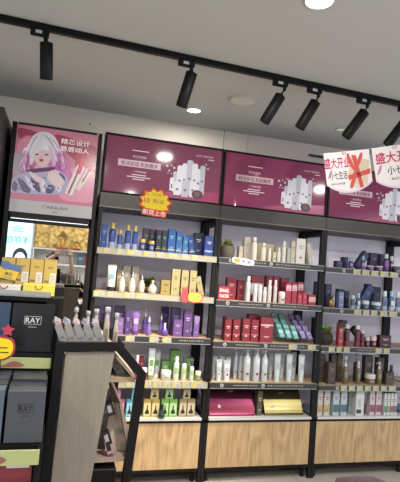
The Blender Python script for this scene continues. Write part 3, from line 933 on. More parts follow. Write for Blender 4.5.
# ---- middle bay, counter: two metallic gift boxes
def giftbox(x0, x1, yt, c, label, sec):
    z = ZS[2][4] + .0006; Y = .034
    xa = at(x0, 408, Y).x; xb = at(x1, 408, Y).x; w = xb - xa
    h = at((x0 + x1) / 2, yt, Y + .1).z - z
    t = thing('gift_box', label, 'box', ((xa + xb) / 2, Y, z), group='metallic gift boxes on the middle counter')
    prof = [(0, 0), (-.002, h * .06)] + [(.006 + .094 * v_ + .0 , h * (.1 + .86 * v_) + h * .07 * math.sin(PI * v_)) for v_ in [i_ / 8 for i_ in range(9)]] + [(.125, h), (.23, h), (.235, 0)]
    prof = prof[::-1]
    b = MB(); b.prismx(prof, -w / 2, w / 2, mat(c, .32, .9)); b.build('box_body', t)
    b = MB()
    s = (h * .86) / .094
    def on(v): return (.004 + (.094) * v, h * .1 + h * .86 * v + h * .07 * math.sin(PI * v))
    y0, z0 = on(.1); y1, z1 = on(.2)
    b.add([(-w / 2 - .0002, y0 - .001, z0), (w / 2 + .0002, y0 - .001, z0), (w / 2 + .0002, y1 - .001, z1), (-w / 2 - .0002, y1 - .001, z1)], [(0, 1, 2, 3)], mat(sec, .24, .9))
    b.build('ribbon_band', t)
    b = MB()
    y0, z0 = on(.12); y1, z1 = on(.34)
    X0 = -w * .28
    b.add([(X0 + .012 * math.cos(a), (y0 + y1) / 2 - .002 + .010 * math.sin(a) * .6, (z0 + z1) / 2 + .012 * math.sin(a)) for a in [k * PI / 5 for k in range(10)]], [tuple(range(10))], mat((222, 196, 206), .4))
    b.build('seal', t)
    b = MB()
    y0, z0 = on(.8); y1, z1 = on(.88)
    b.add([(-.02, y0 - .0012, z0), (.02, y0 - .0012, z0), (.02, y1 - .0012, z1), (-.02, y1 - .0012, z1)], [(0, 1, 2, 3)], mat((170, 140, 130), .4))
    b.build('printed_text', t)
    return t


giftbox(210, 255.5, 387, (128, 44, 76), 'large shiny magenta gift box with sloped front', (140, 50, 64))
giftbox(265.5, 303.5, 389, (120, 108, 62), 'shiny gold gift box with sloped front on the counter', (120, 108, 64))
I(2, 4, 'box', 257.3, 262.6, 391, .036, (92, 86, 62), 'dark olive carton between the two metallic gift boxes', dep=.06)

# ---- right bay, top shelf: dark purple set
pb = dict(txt=(150, 120, 190), dep=.05)
I(3, 0, 'box', 336.5, 342.6, 261, 'f', (54, 34, 88), 'low dark purple carton at the left of the top right shelf', **pb)
I(3, 0, 'box', 343.4, 348.4, 257, 'm', (50, 32, 84), 'upright dark purple carton beside the small blue-capped bottle', **pb)
bc = dict(cap=(90, 190, 210), ch=.3, lab=(150, 150, 200), cr=.7, foot=(110, 60, 140))
I(3, 0, 'bot', 348.6, 353, 258, 'f', (60, 50, 130), 'small violet bottle with light blue cap, left one', **bc)
I(3, 0, 'box', 354.6, 361.3, 250, .10, (64, 40, 104), 'big purple carton tilted steeply between blue-capped bottles', lean=.62, **pb)
I(3, 0, 'bot', 360.6, 365, 256, 'f', (84, 44, 130), 'violet bottle with light blue cap right of the tilted carton', **bc)
I(3, 0, 'jar', 366, 373.5, 265.5, 'f', (92, 50, 112), 'purple jar with pale lid, left one of the pair', cap=(200, 170, 190), lid=.3)
I(3, 0, 'jar', 375, 382.4, 265.8, 'f', (92, 50, 112), 'purple jar with pale lid, right one of the pair', cap=(200, 170, 190), lid=.3)
I(3, 0, 'box', 370, 378.6, 253, 'm', (46, 30, 76), 'dark purple carton behind the left jar', **pb)
I(3, 0, 'box', 379.4, 387.4, 254, 'm', (48, 30, 78), 'dark purple carton behind the right jar', **pb)
I(3, 0, 'bot', 383.4, 388.6, 254, 'f', (88, 44, 120), 'tall violet bottle with white and blue cap', cap=(190, 220, 230), ch=.25, lab=(140, 90, 170), cr=.7)
I(3, 0, 'bot', 389.4, 393.4, 256, 'm', (90, 50, 120), 'violet white-capped bottle behind the tall violet bottle', cap=(220, 220, 226), ch=.3, cr=.7)
I(3, 0, 'jar', 391.8, 399.4, 266.5, 'f', (54, 34, 78), 'dark purple jar at the photo edge of the top shelf', cap=(70, 50, 90))

# ---- right bay, second shelf: dark blue set
nb = dict(txt=(110, 130, 180), dep=.05)
I(3, 1, 'box', 315.6, 324.5, 282, 'm', (36, 48, 92), 'dark blue carton seen through the open end left of the post', **nb)
I(3, 1, 'box', 325.3, 331.6, 284, 'm', (32, 40, 80), 'dark blue carton behind the golden pineapple', **nb)
p = at(331, 304, .03)
z = ZS[3][1] + .0006
t = thing('pineapple_ornament', 'small golden pineapple ornament on the second right shelf', 'ornament', (p.x, .035, z))
b = MB(); b.lathe([(.012, 0), (.021, .012), (.024, .035), (.02, .058), (.01, .068)], mat((150, 118, 62), .3, .7), 10); b.build('fruit_body', t)
b = MB()
for i in range(14):
    a = i * 2.4; ln = .045 + .012 * (i % 3); e = .7 + .5 * (i / 14)
    d = Vector((math.cos(a) * math.cos(e), math.sin(a) * math.cos(e), math.sin(e)))
    s = Vector((-math.sin(a), math.cos(a), 0)) * .005
    b.add([Vector((0, 0, .064)) - s, Vector((0, 0, .064)) + s, Vector((0, 0, .064)) + d * ln], [(0, 1, 2)], mat((120, 104, 66), .35, .5))
b.build('crown_leaves', t)
I(3, 1, 'box', 338, 343.8, 289, 'm', (28, 34, 66), 'near-black navy carton behind the icy blue carton', **nb)
I(3, 1, 'box', 338.8, 344, 292, 'f', (110, 132, 182), 'icy blue carton with dark top on the second shelf', dep=.04, txt=(220, 228, 240))
I(3, 1, 'box', 344.8, 349.3, 291, 'm', (34, 30, 56), 'dark carton right of the icy blue carton', **nb)
lb = dict(cap=(210, 216, 226), ch=.28, cr=.7, lab=(80, 110, 160), foot=(170, 190, 205))
I(3, 1, 'bot', 350.6, 354.8, 295, 'f', (70, 90, 130), 'small white-capped bottle left of the small blue-capped bottle', **lb)
I(3, 1, 'bot', 356.2, 360.3, 293, 'f', (50, 90, 150), 'small bottle with aqua cap before the tilted blue carton', cap=(120, 200, 220), ch=.3, cr=.7, foot=(180, 200, 210))
I(3, 1, 'box', 357.8, 365.2, 284, .10, (44, 60, 116), 'large glossy blue carton tilted to the right', lean=.5, **nb)
I(3, 1, 'box', 366.5, 371.5, 284, 'b', (60, 50, 110), 'glossy violet-blue carton upright behind the white-lidded jars', **nb)
I(3, 1, 'box', 373.2, 381, 287, 'c', (46, 60, 100), 'dark blue carton with pale print behind the right jar', **nb)
I(3, 1, 'jar', 361.8, 368.6, 300.5, 'f', (70, 96, 140), 'blue jar with white lid, left one', cap=(214, 218, 226))
I(3, 1, 'jar', 371.5, 380.3, 302, 'f', (70, 96, 140), 'wider blue jar with white lid, right one', cap=(214, 218, 226))
I(3, 1, 'bot', 382, 387, 291, 'f', (100, 120, 160), 'blue bottle with white cap, first of three at the right', **lb)
I(3, 1, 'bot', 389, 393.7, 291, 'f', (60, 110, 170), 'blue bottle with aqua cap, second of three at the right', cap=(120, 200, 225), ch=.28, cr=.7, foot=(180, 195, 210))
I(3, 1, 'bot', 395.5, 400, 292, 'f', (96, 110, 160), 'blue bottle with white cap at the photo edge', **lb)

# ---- right bay, third shelf
I(3, 2, 'box', 313.5, 319.8, 318, 'c', (40, 42, 40), 'black carton seen through the open end on the third shelf', dep=.05)
pot_plant(3, 2, 321.5, 338, 322, 'f', (36, 34, 34), (150, 178, 84), 'leafy yellow-green plant in a black pot', .50, 40, .9)
I(3, 2, 'box', 338.6, 343.5, 323, 'f', (190, 50, 70), 'coral red carton right of the potted plant', dep=.04, band=(.8, .99, (60, 24, 34)))
I(3, 2, 'box', 340.8, 347, 320.5, 'm', (44, 32, 36), 'black carton behind the coral red carton', dep=.05)
rk = dict(cap=(222, 214, 214), ch=.2, cr=.8, lab=(120, 40, 56), foot=(140, 50, 66))
I(3, 2, 'bot', 344.3, 349.3, 324, 'f', (66, 24, 34), 'dark red bottle with white cap beside the coral carton', **rk)
I(3, 2, 'bot', 354.6, 359.8, 325, 'f', (96, 26, 44), 'dark red bottle with white pump, taller of the two', **rk)
I(3, 2, 'bot', 360.6, 364.2, 330, 'f', (110, 30, 48), 'small dark red bottle beside the taller one', **rk)
I(3, 2, 'jar', 365, 369, 336.5, 'f', (80, 26, 40), 'little dark red jar with pale lid', cap=(210, 196, 198))
I(3, 2, 'box', 363, 369, 325, .10, (48, 20, 28), 'black-red carton tilted sharply behind the small jars', lean=-.75, dep=.05)
I(3, 2, 'jar', 370, 376, 336, 'f', (120, 36, 54), 'dark red jar with white lid under the tilted carton', cap=(214, 200, 204))
I(3, 2, 'box', 379.5, 391.5, 335.5, 'f', (74, 26, 34), 'low wide dark red carton at the right of the third shelf', dep=.05)

# ---- right bay, lowest shelf: brown set
br = dict(txt=(150, 130, 110), dep=.05)
I(3, 3, 'box', 319, 325.6, 355, 'm', (86, 68, 58), 'tall taupe carton left end of the brown set', **br)
I(3, 3, 'box', 328, 336, 362.5, 'f', (78, 58, 50), 'square brown carton in front of the tall brown cartons', **br)
I(3, 3, 'box', 331, 336.4, 354.5, 'm', (80, 62, 50), 'tall brown carton behind the square brown one', **br)
I(3, 3, 'box', 337, 342.6, 354, 'm', (88, 68, 52), 'tall brown carton behind the white pump bottle', **br)
I(3, 3, 'pump', 342.8, 348.2, 356, 'f', (112, 96, 72), 'olive-brown bottle with white pump', cap=(220, 220, 218), ch=.38, lab=(150, 136, 110))
I(3, 3, 'pump', 353.5, 359.8, 353, 'm', (64, 54, 48), 'tall dark bottle with silver pump at the back', cap=(176, 178, 182), ch=.3, lab=(100, 90, 80))
I(3, 3, 'bot', 356.2, 360.2, 361, 'f', (120, 100, 60), 'small olive bottle with silver cap in front of the dark pump bottle', cap=(206, 206, 200), ch=.3, lab=(150, 136, 100))
I(3, 3, 'box', 364.8, 373, 356, 'm', (72, 58, 50), 'brown carton behind the low bronze jar', **br)
I(3, 3, 'jar', 365, 374.6, 373.5, 'f', (128, 104, 70), 'low wide bronze jar with white lid', cap=(214, 212, 206), lid=.45)
I(3, 3, 'box', 377.5, 384, 358, 'm', (74, 60, 52), 'brown carton behind the bottle with the pale pump', **br)
I(3, 3, 'pump', 376.4, 381.6, 362, 'f', (116, 98, 64), 'olive bottle with pale pump right of the bronze jar', cap=(216, 212, 204), ch=.32, lab=(150, 136, 110))
I(3, 3, 'bot', 388.6, 393.4, 365, 'm', (60, 48, 42), 'dark brown bottle behind the small brown carton', cap=(34, 30, 32), ch=.3)
I(3, 3, 'box', 385.8, 394.2, 373, 'f', (84, 66, 58), 'small square brown carton at the right end', **br)

# ---- right bay, counter
def slim(x0, x1, yt, c, pan, label, **o):
    return I(3, 4, 'box', x0, x1, yt, 'f', c, label, dep=.045, band=(.14, .42, pan), **o)


slim(317.4, 322.9, 389.5, (196, 190, 178), (196, 164, 96), 'pale carton with golden window, left one', txt=(60, 60, 90))
slim(324.2, 330.2, 389.5, (196, 190, 178), (196, 164, 96), 'pale carton with golden window, right one', txt=(60, 60, 90))
slim(333.2, 339.6, 389, (176, 190, 198), (70, 116, 126), 'pale carton with teal window, left one', txt=(150, 40, 90))
slim(341, 347.3, 389, (176, 190, 198), (70, 116, 126), 'pale carton with teal window, right one', txt=(150, 40, 90))
I(3, 4, 'box', 349, 353.4, 391, 'm', (190, 200, 200), 'narrow whitish carton behind the open booklet stand', dep=.04)
slim(369.8, 375, 390, (202, 184, 188), (156, 84, 100), 'pale carton with rose window, left one', txt=(60, 60, 90))
slim(376, 381.8, 390, (202, 184, 188), (156, 84, 100), 'pale carton with rose window, right one', txt=(60, 60, 90))
# standing leaflet card
q = at(359.5, 414, .004)
t = thing('leaflet_card', 'white folded leaflet card standing in front of the cartons', 'card', (q.x, .004, ZS[3][4] + .001))
b = MB()
hw = .036; hh = .205
b.prism([(-hw, 0), (hw, 0), (hw, hh * .98), (-hw, hh)], .0, .0025, mat((206, 208, 204), .5))
b.prism([(-hw, 0), (-hw + .003, 0), (-hw + .003, hh), (-hw, hh)], .0025, .05, mat((206, 208, 204), .5)); b.build('card', t)
b = MB(); bars(b, -.006, .10, .034, .06, 5, -.0002, mat((130, 132, 130), .6)); b.prism([(-.03, .02), (.012, .02), (.012, .05), (-.03, .05)], -.001, -.0003, mat((60, 66, 66), .5)); b.build('printed_text', t)
cl5 = [(90, 150, 120), (150, 160, 90), (150, 90, 100), (90, 110, 160), (140, 130, 110)]
for i in range(5):
    a = 384.2 + i * 3.35
    if i == 4: break
    slim(a, a + 2.9, 393, (206, 208, 204), cl5[i], 'thin white carton with coloured stripe, %s from the pink-windowed cartons' % ['first', 'second', 'third', 'fourth'][i], txt=(90, 90, 100))

# ------------------------------------------------------------------ promotional tags
def burst(n, r1, r2, sx=1.0, sz=1.0, ph=0.0):
    return [((r1 if k % 2 == 0 else r2) * math.cos(ph + PI * k / n) * sx, (r1 if k % 2 == 0 else r2) * math.sin(ph + PI * k / n) * sz) for k in range(2 * n)]


YEL = mat((255, 212, 0), .5, spec=.2); ORR = mat((240, 60, 20), .5, spec=.2)
p = at(155.5, 202, -.03)
t = thing('starburst_sign', 'yellow starburst price sign with red rim stuck on the left header', 'sign', (p.x, -.0195, p.z), rot=(0, .06, 0))
b = MB(); b.prism(burst(11, .125, .096, 1, .86, .1), -.004, .004, ORR); b.build('card', t)
b = MB(); b.prism(burst(11, .108, .084, 1, .84, .1), -.0052, -.0042, YEL); b.build('yellow_panel', t)
b = MB()
b.prism([(-.085, -.10), (.09, -.10), (.09, -.052), (-.085, -.052)], -.0066, -.0054, ORR)
b.text('新货上市', .002, -.076, .038, -.0072, mat((232, 222, 214), .5), .165, .01)
b.text('10', -.06, .002, .036, -.0058, mat((206, 50, 40), .5), None, .02)
b.text('买三免一', .015, .052, .020, -.0058, mat((70, 56, 30), .5), .085)
b.text('和深', .02, .006, .032, -.0058, mat((90, 66, 20), .5), .08)
b.text('CC', -.075, .055, .026, -.0058, mat((206, 50, 40), .5))
b.build('lettering', t)

p = at(193, 296.5, -.045)
t = thing('rabbit_price_sign', 'red rabbit and yellow cloud sign clipped on the second left shelf', 'sign', (p.x, -.0335, p.z), rot=(0, .08, 0))
b = MB()
b.prism(smooth([(-.075, -.045), (-.04, -.048), (-.03, 0), (-.045, .02), (-.04, .055), (-.055, .06), (-.06, .03), (-.068, .055), (-.08, .05), (-.078, .02), (-.088, 0)], 4), -.004, .003, mat((206, 62, 70), .4)); b.build('rabbit_shape', t)
b = MB()
b.prism(smooth([(-.03, -.035), (0, -.045), (.04, -.042), (.065, -.03), (.075, -.005), (.068, .02), (.03, .034), (-.005, .032), (-.03, .022), (-.04, -.005)], 4), -.006, -.0042, mat((216, 70, 50), .4)); b.build('cloud_rim', t)
b = MB()
b.prism(smooth([(-.024, -.030), (.03, -.036), (.058, -.026), (.066, -.004), (.060, .016), (.028, .028), (-.004, .026), (-.03, .016)], 4), -.0074, -.0062, mat((232, 214, 60), .4))
b.text('买一送', .018, .006, .016, -.0078, TEXTD, .065, .01); b.text('5.9', .02, -.018, .012, -.0078, TEXTD); b.build('cloud_panel', t)

p = at(244, 261.5, -.045)
t = thing('price_strip_sign', 'small blue, white and yellow price sign under the succulent', 'sign', (p.x, -.0335, p.z), rot=(0, .08, 0))
b = MB(); b.prism(smooth([(-.08, -.02), (0, -.026), (.075, -.02), (.085, .0), (.075, .02), (0, .024), (-.08, .02), (-.09, 0)], 3), -.004, .002, mat((206, 204, 214), .4)); b.build('card', t)
b = MB(); b.prism([(-.075, -.014), (-.03, -.018), (-.03, .018), (-.07, .014)], -.0055, -.0042, mat((226, 190, 60), .4)); b.build('yellow_panel', t)
b = MB(); b.text('特价', -.052, 0, .022, -.0058, mat((60, 70, 140), .5), .035); b.text('9.9', .02, 0, .020, -.0046, mat((70, 80, 150), .5), .07, .01); b.build('lettering', t)

# ------------------------------------------------------------------ portrait light box with mirror
UX0, UX1 = -.600, -.018
t = thing('mirror_display_unit', 'black display unit with a mirror below a lipstick portrait poster', 'display unit', (UX0, 0, 0))
UW = UX1 - UX0
b = MB()
b.box(0, .029, -.008, .36, 0, 2.385, FRAME, .002); b.box(UW - .025, UW, -.008, .36, 0, 2.385, FRAME, .002)
b.box(.029, .035, -.008, .36, 0, 1.728, FRAME); b.box(UW - .035, UW - .025, -.008, .36, 0, 1.728, FRAME)
b.box(.035, UW - .035, .12, .36, 0, 2.38, BLACK)
b.box(.035, UW - .035, -.008, .12, 2.372, 2.385, FRAME); b.box(.035, UW - .035, -.008, .12, 1.728, 1.792, FRAME, .002)
b.build('cabinet_frame', t)
b = MB(); b.box(.035, UW - .035, .02, .119, 0, 1.05, BLACK); b.build('lower_panel', t)
# mirror
b = MB(); b.box(.036, UW - .036, .0, .01, 0, .676, mat((232, 232, 230), .012, 1.0)); om = b.build('mirror', t); om.location = (0, .012, 1.05); om.rotation_euler = (.018, 0, 0)
b = MB(); b.box(.036, UW - .036, .026, .119, 1.05, 1.727, BLACK); b.build('mirror_backing', t)
# strip of led beads
b = MB()
for i in range(46):
    x = .05 + i * (UW - .1) / 45
    b.lathe([(.0036, 0), (.0036, .003), (.002, .0045)], mat((240, 240, 245), .3, emit=1.2), 6, (x, -.013, 1.748))
b.build('led_strip', t)
# portrait picture, traced in poster coordinates
b = MB()
PX0, PX1, PZ0, PZ1 = .030, UW - .026, 1.793, 2.371


def G(x, y):      # position on the poster sheet
    u = ((x - 60) + (y - 45) * .088) / 335
    v = ((y - 45) - (x - 60) * .15) / 392
    return (PX0 + u * (PX1 - PX0), PZ1 - v * (PZ1 - PZ0))


def GP(pts): return [G(*q) for q in pts]


E_ = .12
pk = mat((196, 122, 144), .2, emit=E_); pk2 = mat((160, 66, 92), .2, emit=E_); pk3 = mat((214, 140, 164), .2, emit=E_)
b.add([(PX0, .0, PZ0), (PX1, 0, PZ0), (PX1, 0, PZ1), (PX0, 0, PZ1)], [(0, 1, 2, 3)], pk)
y = -.0004


def sh(pts, m_, dy):
    global y
    b.poly(smooth(GP(pts), 4), -dy * .0005, m_)


def clampshape(pts): return pts


sh([(66, 62), (150, 85), (210, 100), (160, 108), (100, 96), (68, 110)], pk2, 1)
sh([(215, 90), (300, 118), (388, 160), (386, 250), (330, 235), (270, 190), (225, 130)], pk2, 1)
sh([(300, 160), (380, 190), (384, 300), (350, 340), (300, 300)], mat((176, 60, 88), .2, emit=E_), 2)
sh([(68, 120), (120, 105), (130, 150), (90, 180), (58, 175)], pk3, 2)
sh([(220, 300), (300, 240), (378, 280), (370, 395), (290, 400), (230, 380)], mat((216, 150, 172), .2, emit=E_), 3)
sh([(50, 175), (130, 180), (120, 260), (45, 265)], mat((176, 160, 176), .2, emit=E_), 3)
# hair: white crown and rose ends
sh([(152, 82), (185, 86), (212, 110), (225, 150), (235, 200), (262, 240), (278, 275), (262, 300), (225, 285), (130, 290), (88, 292), (72, 268), (92, 225), (104, 165), (115, 115)], mat((196, 110, 160), .2, emit=E_), 4)
sh([(152, 80), (188, 86), (214, 112), (228, 155), (240, 195), (212, 215), (195, 170), (140, 160), (118, 205), (96, 225), (92, 190), (104, 140), (120, 100)], mat((214, 210, 216), .2, emit=E_), 5)
sh([(94, 230), (112, 215), (120, 250), (104, 285), (82, 280)], mat((170, 80, 150), .2, emit=E_), 5.5)
sh([(205, 215), (232, 222), (252, 262), (230, 278), (208, 255)], mat((178, 90, 168), .2, emit=E_), 5.5)
random.seed(11)
cols = [mat(q_, .25, emit=E_) for q_ in ((232, 228, 232), (176, 168, 182), (206, 196, 208), (150, 84, 140), (198, 120, 172), (214, 150, 190))]
for i in range(46):
    side = -1 if i % 2 else 1
    t0 = random.random()
    x0_ = 158 + side * (6 + 50 * t0); y0_ = 92 + 60 * t0 * t0
    x1_ = 158 + side * (46 + 34 * t0) ; y1_ = 150 + random.uniform(0, 40)
    x2_ = 158 + side * random.uniform(48, 96) + (12 if side > 0 else 0); y2_ = random.uniform(215, 288)
    up_ = random.random() < .45
    c_ = cols[random.choice((0, 1, 2))] if up_ else cols[random.choice((3, 4, 5, 2))]
    if up_: pts_ = [(x0_, y0_), ((x0_ + x1_) / 2 + side * 6, (y0_ + y1_) / 2 - 6), (x1_, y1_), ((x0_ + x1_) / 2 + side * 2, (y0_ + y1_) / 2)]
    else: pts_ = [(x1_, y1_), ((x1_ + x2_) / 2 + side * 8, (y1_ + y2_) / 2), (x2_, y2_), ((x1_ + x2_) / 2 + side * 1, (y1_ + y2_) / 2 + 4)]
    b.poly(smooth(GP(pts_), 4), -.0026 - i * .00001, c_)
for i in range(16):
    a_ = -1.35 + 2.7 * i / 15
    ex, ey = 160 + 62 * math.sin(a_), 186 - 44 * math.cos(a_) + 16 * abs(a_)
    mx__, my__ = 160 + 40 * math.sin(a_), 118 + 10 * abs(a_)
    b.poly(smooth(GP([(160 + 6 * math.sin(a_), 90), (mx__ + 1.2, my__), (ex, ey), (mx__ - 1.2, my__ + 3)]), 5), -.0031, mat((206, 194, 210) if i % 2 else (222, 218, 226), .3, emit=.1))
# face, neck
sh([(126, 160), (150, 152), (180, 158), (194, 178), (192, 205), (178, 228), (157, 240), (138, 226), (124, 200)], mat((216, 188, 190), .2, emit=E_), 7)
sh([(138, 225), (176, 228), (184, 258), (130, 258)], mat((204, 172, 178), .2, emit=E_), 6)
sh([(128, 158), (150, 140), (185, 148), (198, 182), (180, 166), (150, 160)], mat((222, 220, 224), .2, emit=E_), 8)
eye = mat((80, 60, 84), .3)
sh([(150, 140), (166, 144), (158, 160), (140, 172), (128, 190), (122, 214), (112, 232), (108, 205), (116, 172), (130, 150)], mat((216, 206, 218), .2, emit=E_), 8.6)
sh([(180, 144), (196, 160), (206, 190), (212, 226), (200, 236), (194, 206), (190, 178)], mat((204, 176, 206), .2, emit=E_), 8.6)
sh([(128, 182), (136, 178), (144, 183), (136, 186)], eye, 9); sh([(166, 184), (174, 180), (184, 185), (174, 188)], eye, 9)
sh([(144, 206), (153, 203), (164, 207), (153, 216)], mat((170, 30, 64), .3, emit=.08), 9)
sh([(152, 188), (156, 188), (158, 198), (150, 198)], mat((200, 166, 172), .3), 9)
# satin garment
sat = mat((176, 168, 196), .2, emit=.1); sat2 = mat((96, 90, 126), .2, emit=.05); sat3 = mat((214, 210, 226), .2, emit=.12)
sh([(44, 285), (90, 262), (130, 254), (200, 250), (245, 268), (262, 300), (250, 362), (45, 352), (36, 320)], sat, 6.5)
for q in ([(60, 290), (84, 300), (110, 350), (80, 345)], [(120, 262), (140, 300), (150, 352), (130, 340), (112, 300)], [(205, 258), (240, 275), (250, 300), (222, 290)], [(180, 320), (206, 330), (196, 358), (172, 355)], [(44, 300), (60, 315), (54, 345), (38, 335)]):
    sh(q, sat2, 7.2)
for q in ([(88, 280), (104, 290), (128, 340), (112, 335)], [(150, 290), (170, 310), (166, 352), (154, 340)], [(212, 300), (236, 310), (230, 352), (214, 340)]):
    sh(q, sat3, 7.4)
random.seed(5)
for i in range(40):
    gx, gy = random.uniform(58, 235), random.uniform(282, 340)
    an = random.uniform(.5, 1.5) * (1 if gx < 150 else -1); ll = random.uniform(10, 20)
    if gx + 20 > 245 or gx - 20 < 44: continue
    dx_, dy_2 = math.cos(an) * ll * .6, abs(math.sin(an)) * ll * .7
    b.poly(GP([(gx - dx_, gy - dy_2), (gx + 2, gy - 1.5), (gx + dx_, gy + dy_2), (gx - 2, gy + 1.5)]), -.0038 - i * .000005, (sat2, sat3, mat((140, 132, 166), .2, emit=.1))[i % 3])
sh([(104, 250), (200, 240), (196, 256), (110, 264)], mat((92, 40, 90), .3, emit=.05), 7.6)
# hands
hd = mat((220, 196, 200), .2, emit=E_)
sh([(176, 290), (190, 262), (202, 262), (214, 258), (222, 270), (244, 300), (240, 322), (222, 330), (196, 316)], hd, 8.5)
sh([(104, 262), (116, 262), (150, 288), (160, 306), (146, 310), (124, 296)], hd, 8.5)
for (fx, fy) in ((186, 266), (198, 258), (210, 256), (220, 262)):
    sh([(fx - 4, fy + 22), (fx - 5, fy), (fx, fy - 4), (fx + 4, fy), (fx + 5, fy + 22)], hd, 9)
# two lipsticks
def rectg(x0, y0, x1, y1, w, m_, dy):
    dx, dy_ = x1 - x0, y1 - y0; L_ = math.hypot(dx, dy_); nx, ny = -dy_ / L_ * w / 2, dx / L_ * w / 2
    b.poly(GP([(x0 + nx, y0 + ny), (x0 - nx, y0 - ny), (x1 - nx, y1 - ny), (x1 + nx, y1 + ny)][::-1]), -dy * .0005, m_)


rectg(316, 235, 262, 365, 32, mat((226, 214, 214), .2, emit=E_), 10); rectg(300, 270, 262, 362, 8, mat((150, 90, 88), .2), 11)
rectg(316, 238, 302, 272, 20, mat((196, 50, 72), .2, emit=E_), 12); sh([(310, 205), (326, 196), (328, 232), (306, 240)], mat((196, 50, 72), .2, emit=E_), 12.5)
rectg(364, 238, 300, 345, 20, mat((222, 206, 190), .2, emit=E_), 9.5); rectg(352, 255, 320, 310, 7, mat((120, 80, 76), .2), 9.8)
rectg(366, 230, 350, 262, 18, mat((184, 40, 64), .2, emit=E_), 9.9)
# white caption
cp = mat((235, 228, 232), .3, emit=.3)
q = G(294, 128 + 0); b.text('精芯设计', G(294, 130)[0], G(294, 130)[1], .038, -.0075, cp, .19, .005)
b.text('唇唇动人', G(290, 163)[0], G(290, 163)[1], .036, -.0075, cp, .19, .005)
# grey foot band
b.poly([(PX0, PZ0), (PX1, PZ0), (PX1, PZ0 + .082), (PX0, PZ0 + .082)], -.0068, mat((176, 172, 176), .25, emit=.15))
b.text('CARSLAN', (PX0 + PX1) / 2 + .02, PZ0 + .050, .020, -.0074, TEXTD, .16); b.text('卡姿兰', (PX0 + PX1) / 2 + .02, PZ0 + .02, .013, -.0074, TEXTD)
o = b.build('portrait_poster', t)

# protruding unit at the far left edge
t = thing('corner_display_unit', 'dark protruding display unit cut off by the left photo edge', 'display unit', (-1.25, -.245, 0))
w = .622
b = MB(); b.box(0, w, 0, .245 + .36, 0, 2.40, mat((40, 37, 39), .45, .2), .003); b.build('cabinet_body', t)
b = MB(); b.box(.03, w - .022, -.006, -.0005, 1.72, 2.3, mat((150, 176, 182), .25, emit=.15))
b.poly(smooth([(w - .10, 2.17), (w - .05, 2.20), (w - .03, 2.17), (w - .03, 2.09), (w - .08, 2.06), (w - .12, 2.10)], 4), -.008, mat((30, 28, 32), .4))
b.poly(smooth([(w - .09, 1.98), (w - .04, 2.02), (w - .03, 1.9), (w - .035, 1.78), (w - .08, 1.80)], 4), -.008, mat((190, 140, 150), .4))
b.build('poster', t)
b = MB()
for i in range(30):
    b.lathe([(.004, 0), (.004, .004)], mat((235, 235, 240), .3, emit=.6), 6, (w - .014, -.008, 1.62 + i * .018))
b.build('led_strip', t)

# ------------------------------------------------------------------ ceiling fittings
ta = atz(0, 18, CZ - .015); tb = atz(400, 104, CZ - .015)
dv = (tb - ta); ta2 = ta - dv * .35; tb2 = tb + dv * .35
ta2.z = tb2.z = CZ - .015
ang = math.atan2(dv.y, dv.x)
Ltr = (tb2 - ta2).length
t = thing('ceiling_track', 'long black lighting track across the ceiling', 'track', (ta2.x, ta2.y, CZ - .0005), ang)
b = MB(); b.box(0, Ltr, -.018, .018, -.030, 0, BLACK, .002); b.build('rail', t)
b = MB(); b.box(0, Ltr, -.006, .006, -.0308, -.0302, mat((60, 58, 58), .4)); b.build('slot', t)
spots = [(40, 34, 46.5, 42, 46.5, 76, 'black track spotlight hanging straight down, nearest the left edge'),
         (183, 63, 192, 72, 184, 104, 'black track spotlight tilted slightly, beside the small lit downlight'),
         (271, 84, 281, 95, 268, 120, 'black track spotlight right of the round ceiling speaker'),
         (318, 94, 316, 101, 304, 126, 'black track spotlight above the left end of the hanging banners'),
         (355, 101, 365, 111, 351, 135, 'black track spotlight above the gift banner'),
         (400, 110, 407, 119, 393, 143, 'black track spotlight cut off at the right photo edge')]
track_dir = Vector((math.cos(ang), math.sin(ang), 0))
for (mx_, my_, tx, ty, bx_, by_, lb_) in spots:
    hz = CZ - .031
    c = atz(tx, ty - 10, hz)
    # project onto the track line
    k = (c - ta2).dot(track_dir)
    q = ta2 + track_dir * k
    q.z = CZ - .0315
    t = thing('track_spotlight', lb_, 'spotlight', q, ang, 'black spotlights on the ceiling track')
    b = MB(); b.box(-.075, .015, -.016, .016, -.030, 0, BLACK, .002); b.build('adapter', t)
    b = MB(); b.box(-.05, -.02, -.0168, -.016, -.024, -.008, mat((190, 192, 196), .4)); b.build('rating_label', t)
    dist = q.y - EYE.y
    hp = at(tx, ty, q.y); tp = at(bx_, by_, q.y)
    off_t = hp - q; off_b = tp - q
    R_ = Matrix.Rotation(-ang, 3, 'Z')
    off_t = R_ @ off_t; off_b = R_ @ off_b
    off_b.y += .055; off_t.y = 0
    b = MB(); b.tube([(0, 0, -.02), (0, 0, -.045), off_t], .011, BLACK, 8); b.build('bracket', t)
    d = (off_b - off_t).normalized()
    rot = d.to_track_quat('-Z', 'Y')
    L_ = (off_b - off_t).length
    b = MB()
    b.lathe([(.024, 0), (.032, -.004), (.032, -L_ + .002), (.031, -L_), (.0275, -L_), (.0275, -L_ + .02)], BLACK, 24, caps=False)
    b.lathe([(.024, 0), (.0005, .0003)], BLACK, 24, caps=False)
    o = b.build('lamp_head', t); o.location = off_t; o.rotation_mode = 'QUATERNION'; o.rotation_quaternion = rot
    b = MB(); b.lathe([(.027, -L_ + .016), (.0005, -L_ + .0158)], mat((255, 236, 205), .4, emit=6), 20, caps=False)
    o2 = b.build('lens', o)
    ld = bpy.data.lights.new('spot_lamp', 'SPOT'); ld.energy = 62; ld.color = (1, .86, .68); ld.spot_size = 1.1; ld.spot_blend = .8; ld.shadow_soft_size = .02
    lo_ = bpy.data.objects.new('spot_lamp', ld); COL.objects.link(lo_); lo_.parent = o
    lo_.location = (0, 0, -L_ - .004)


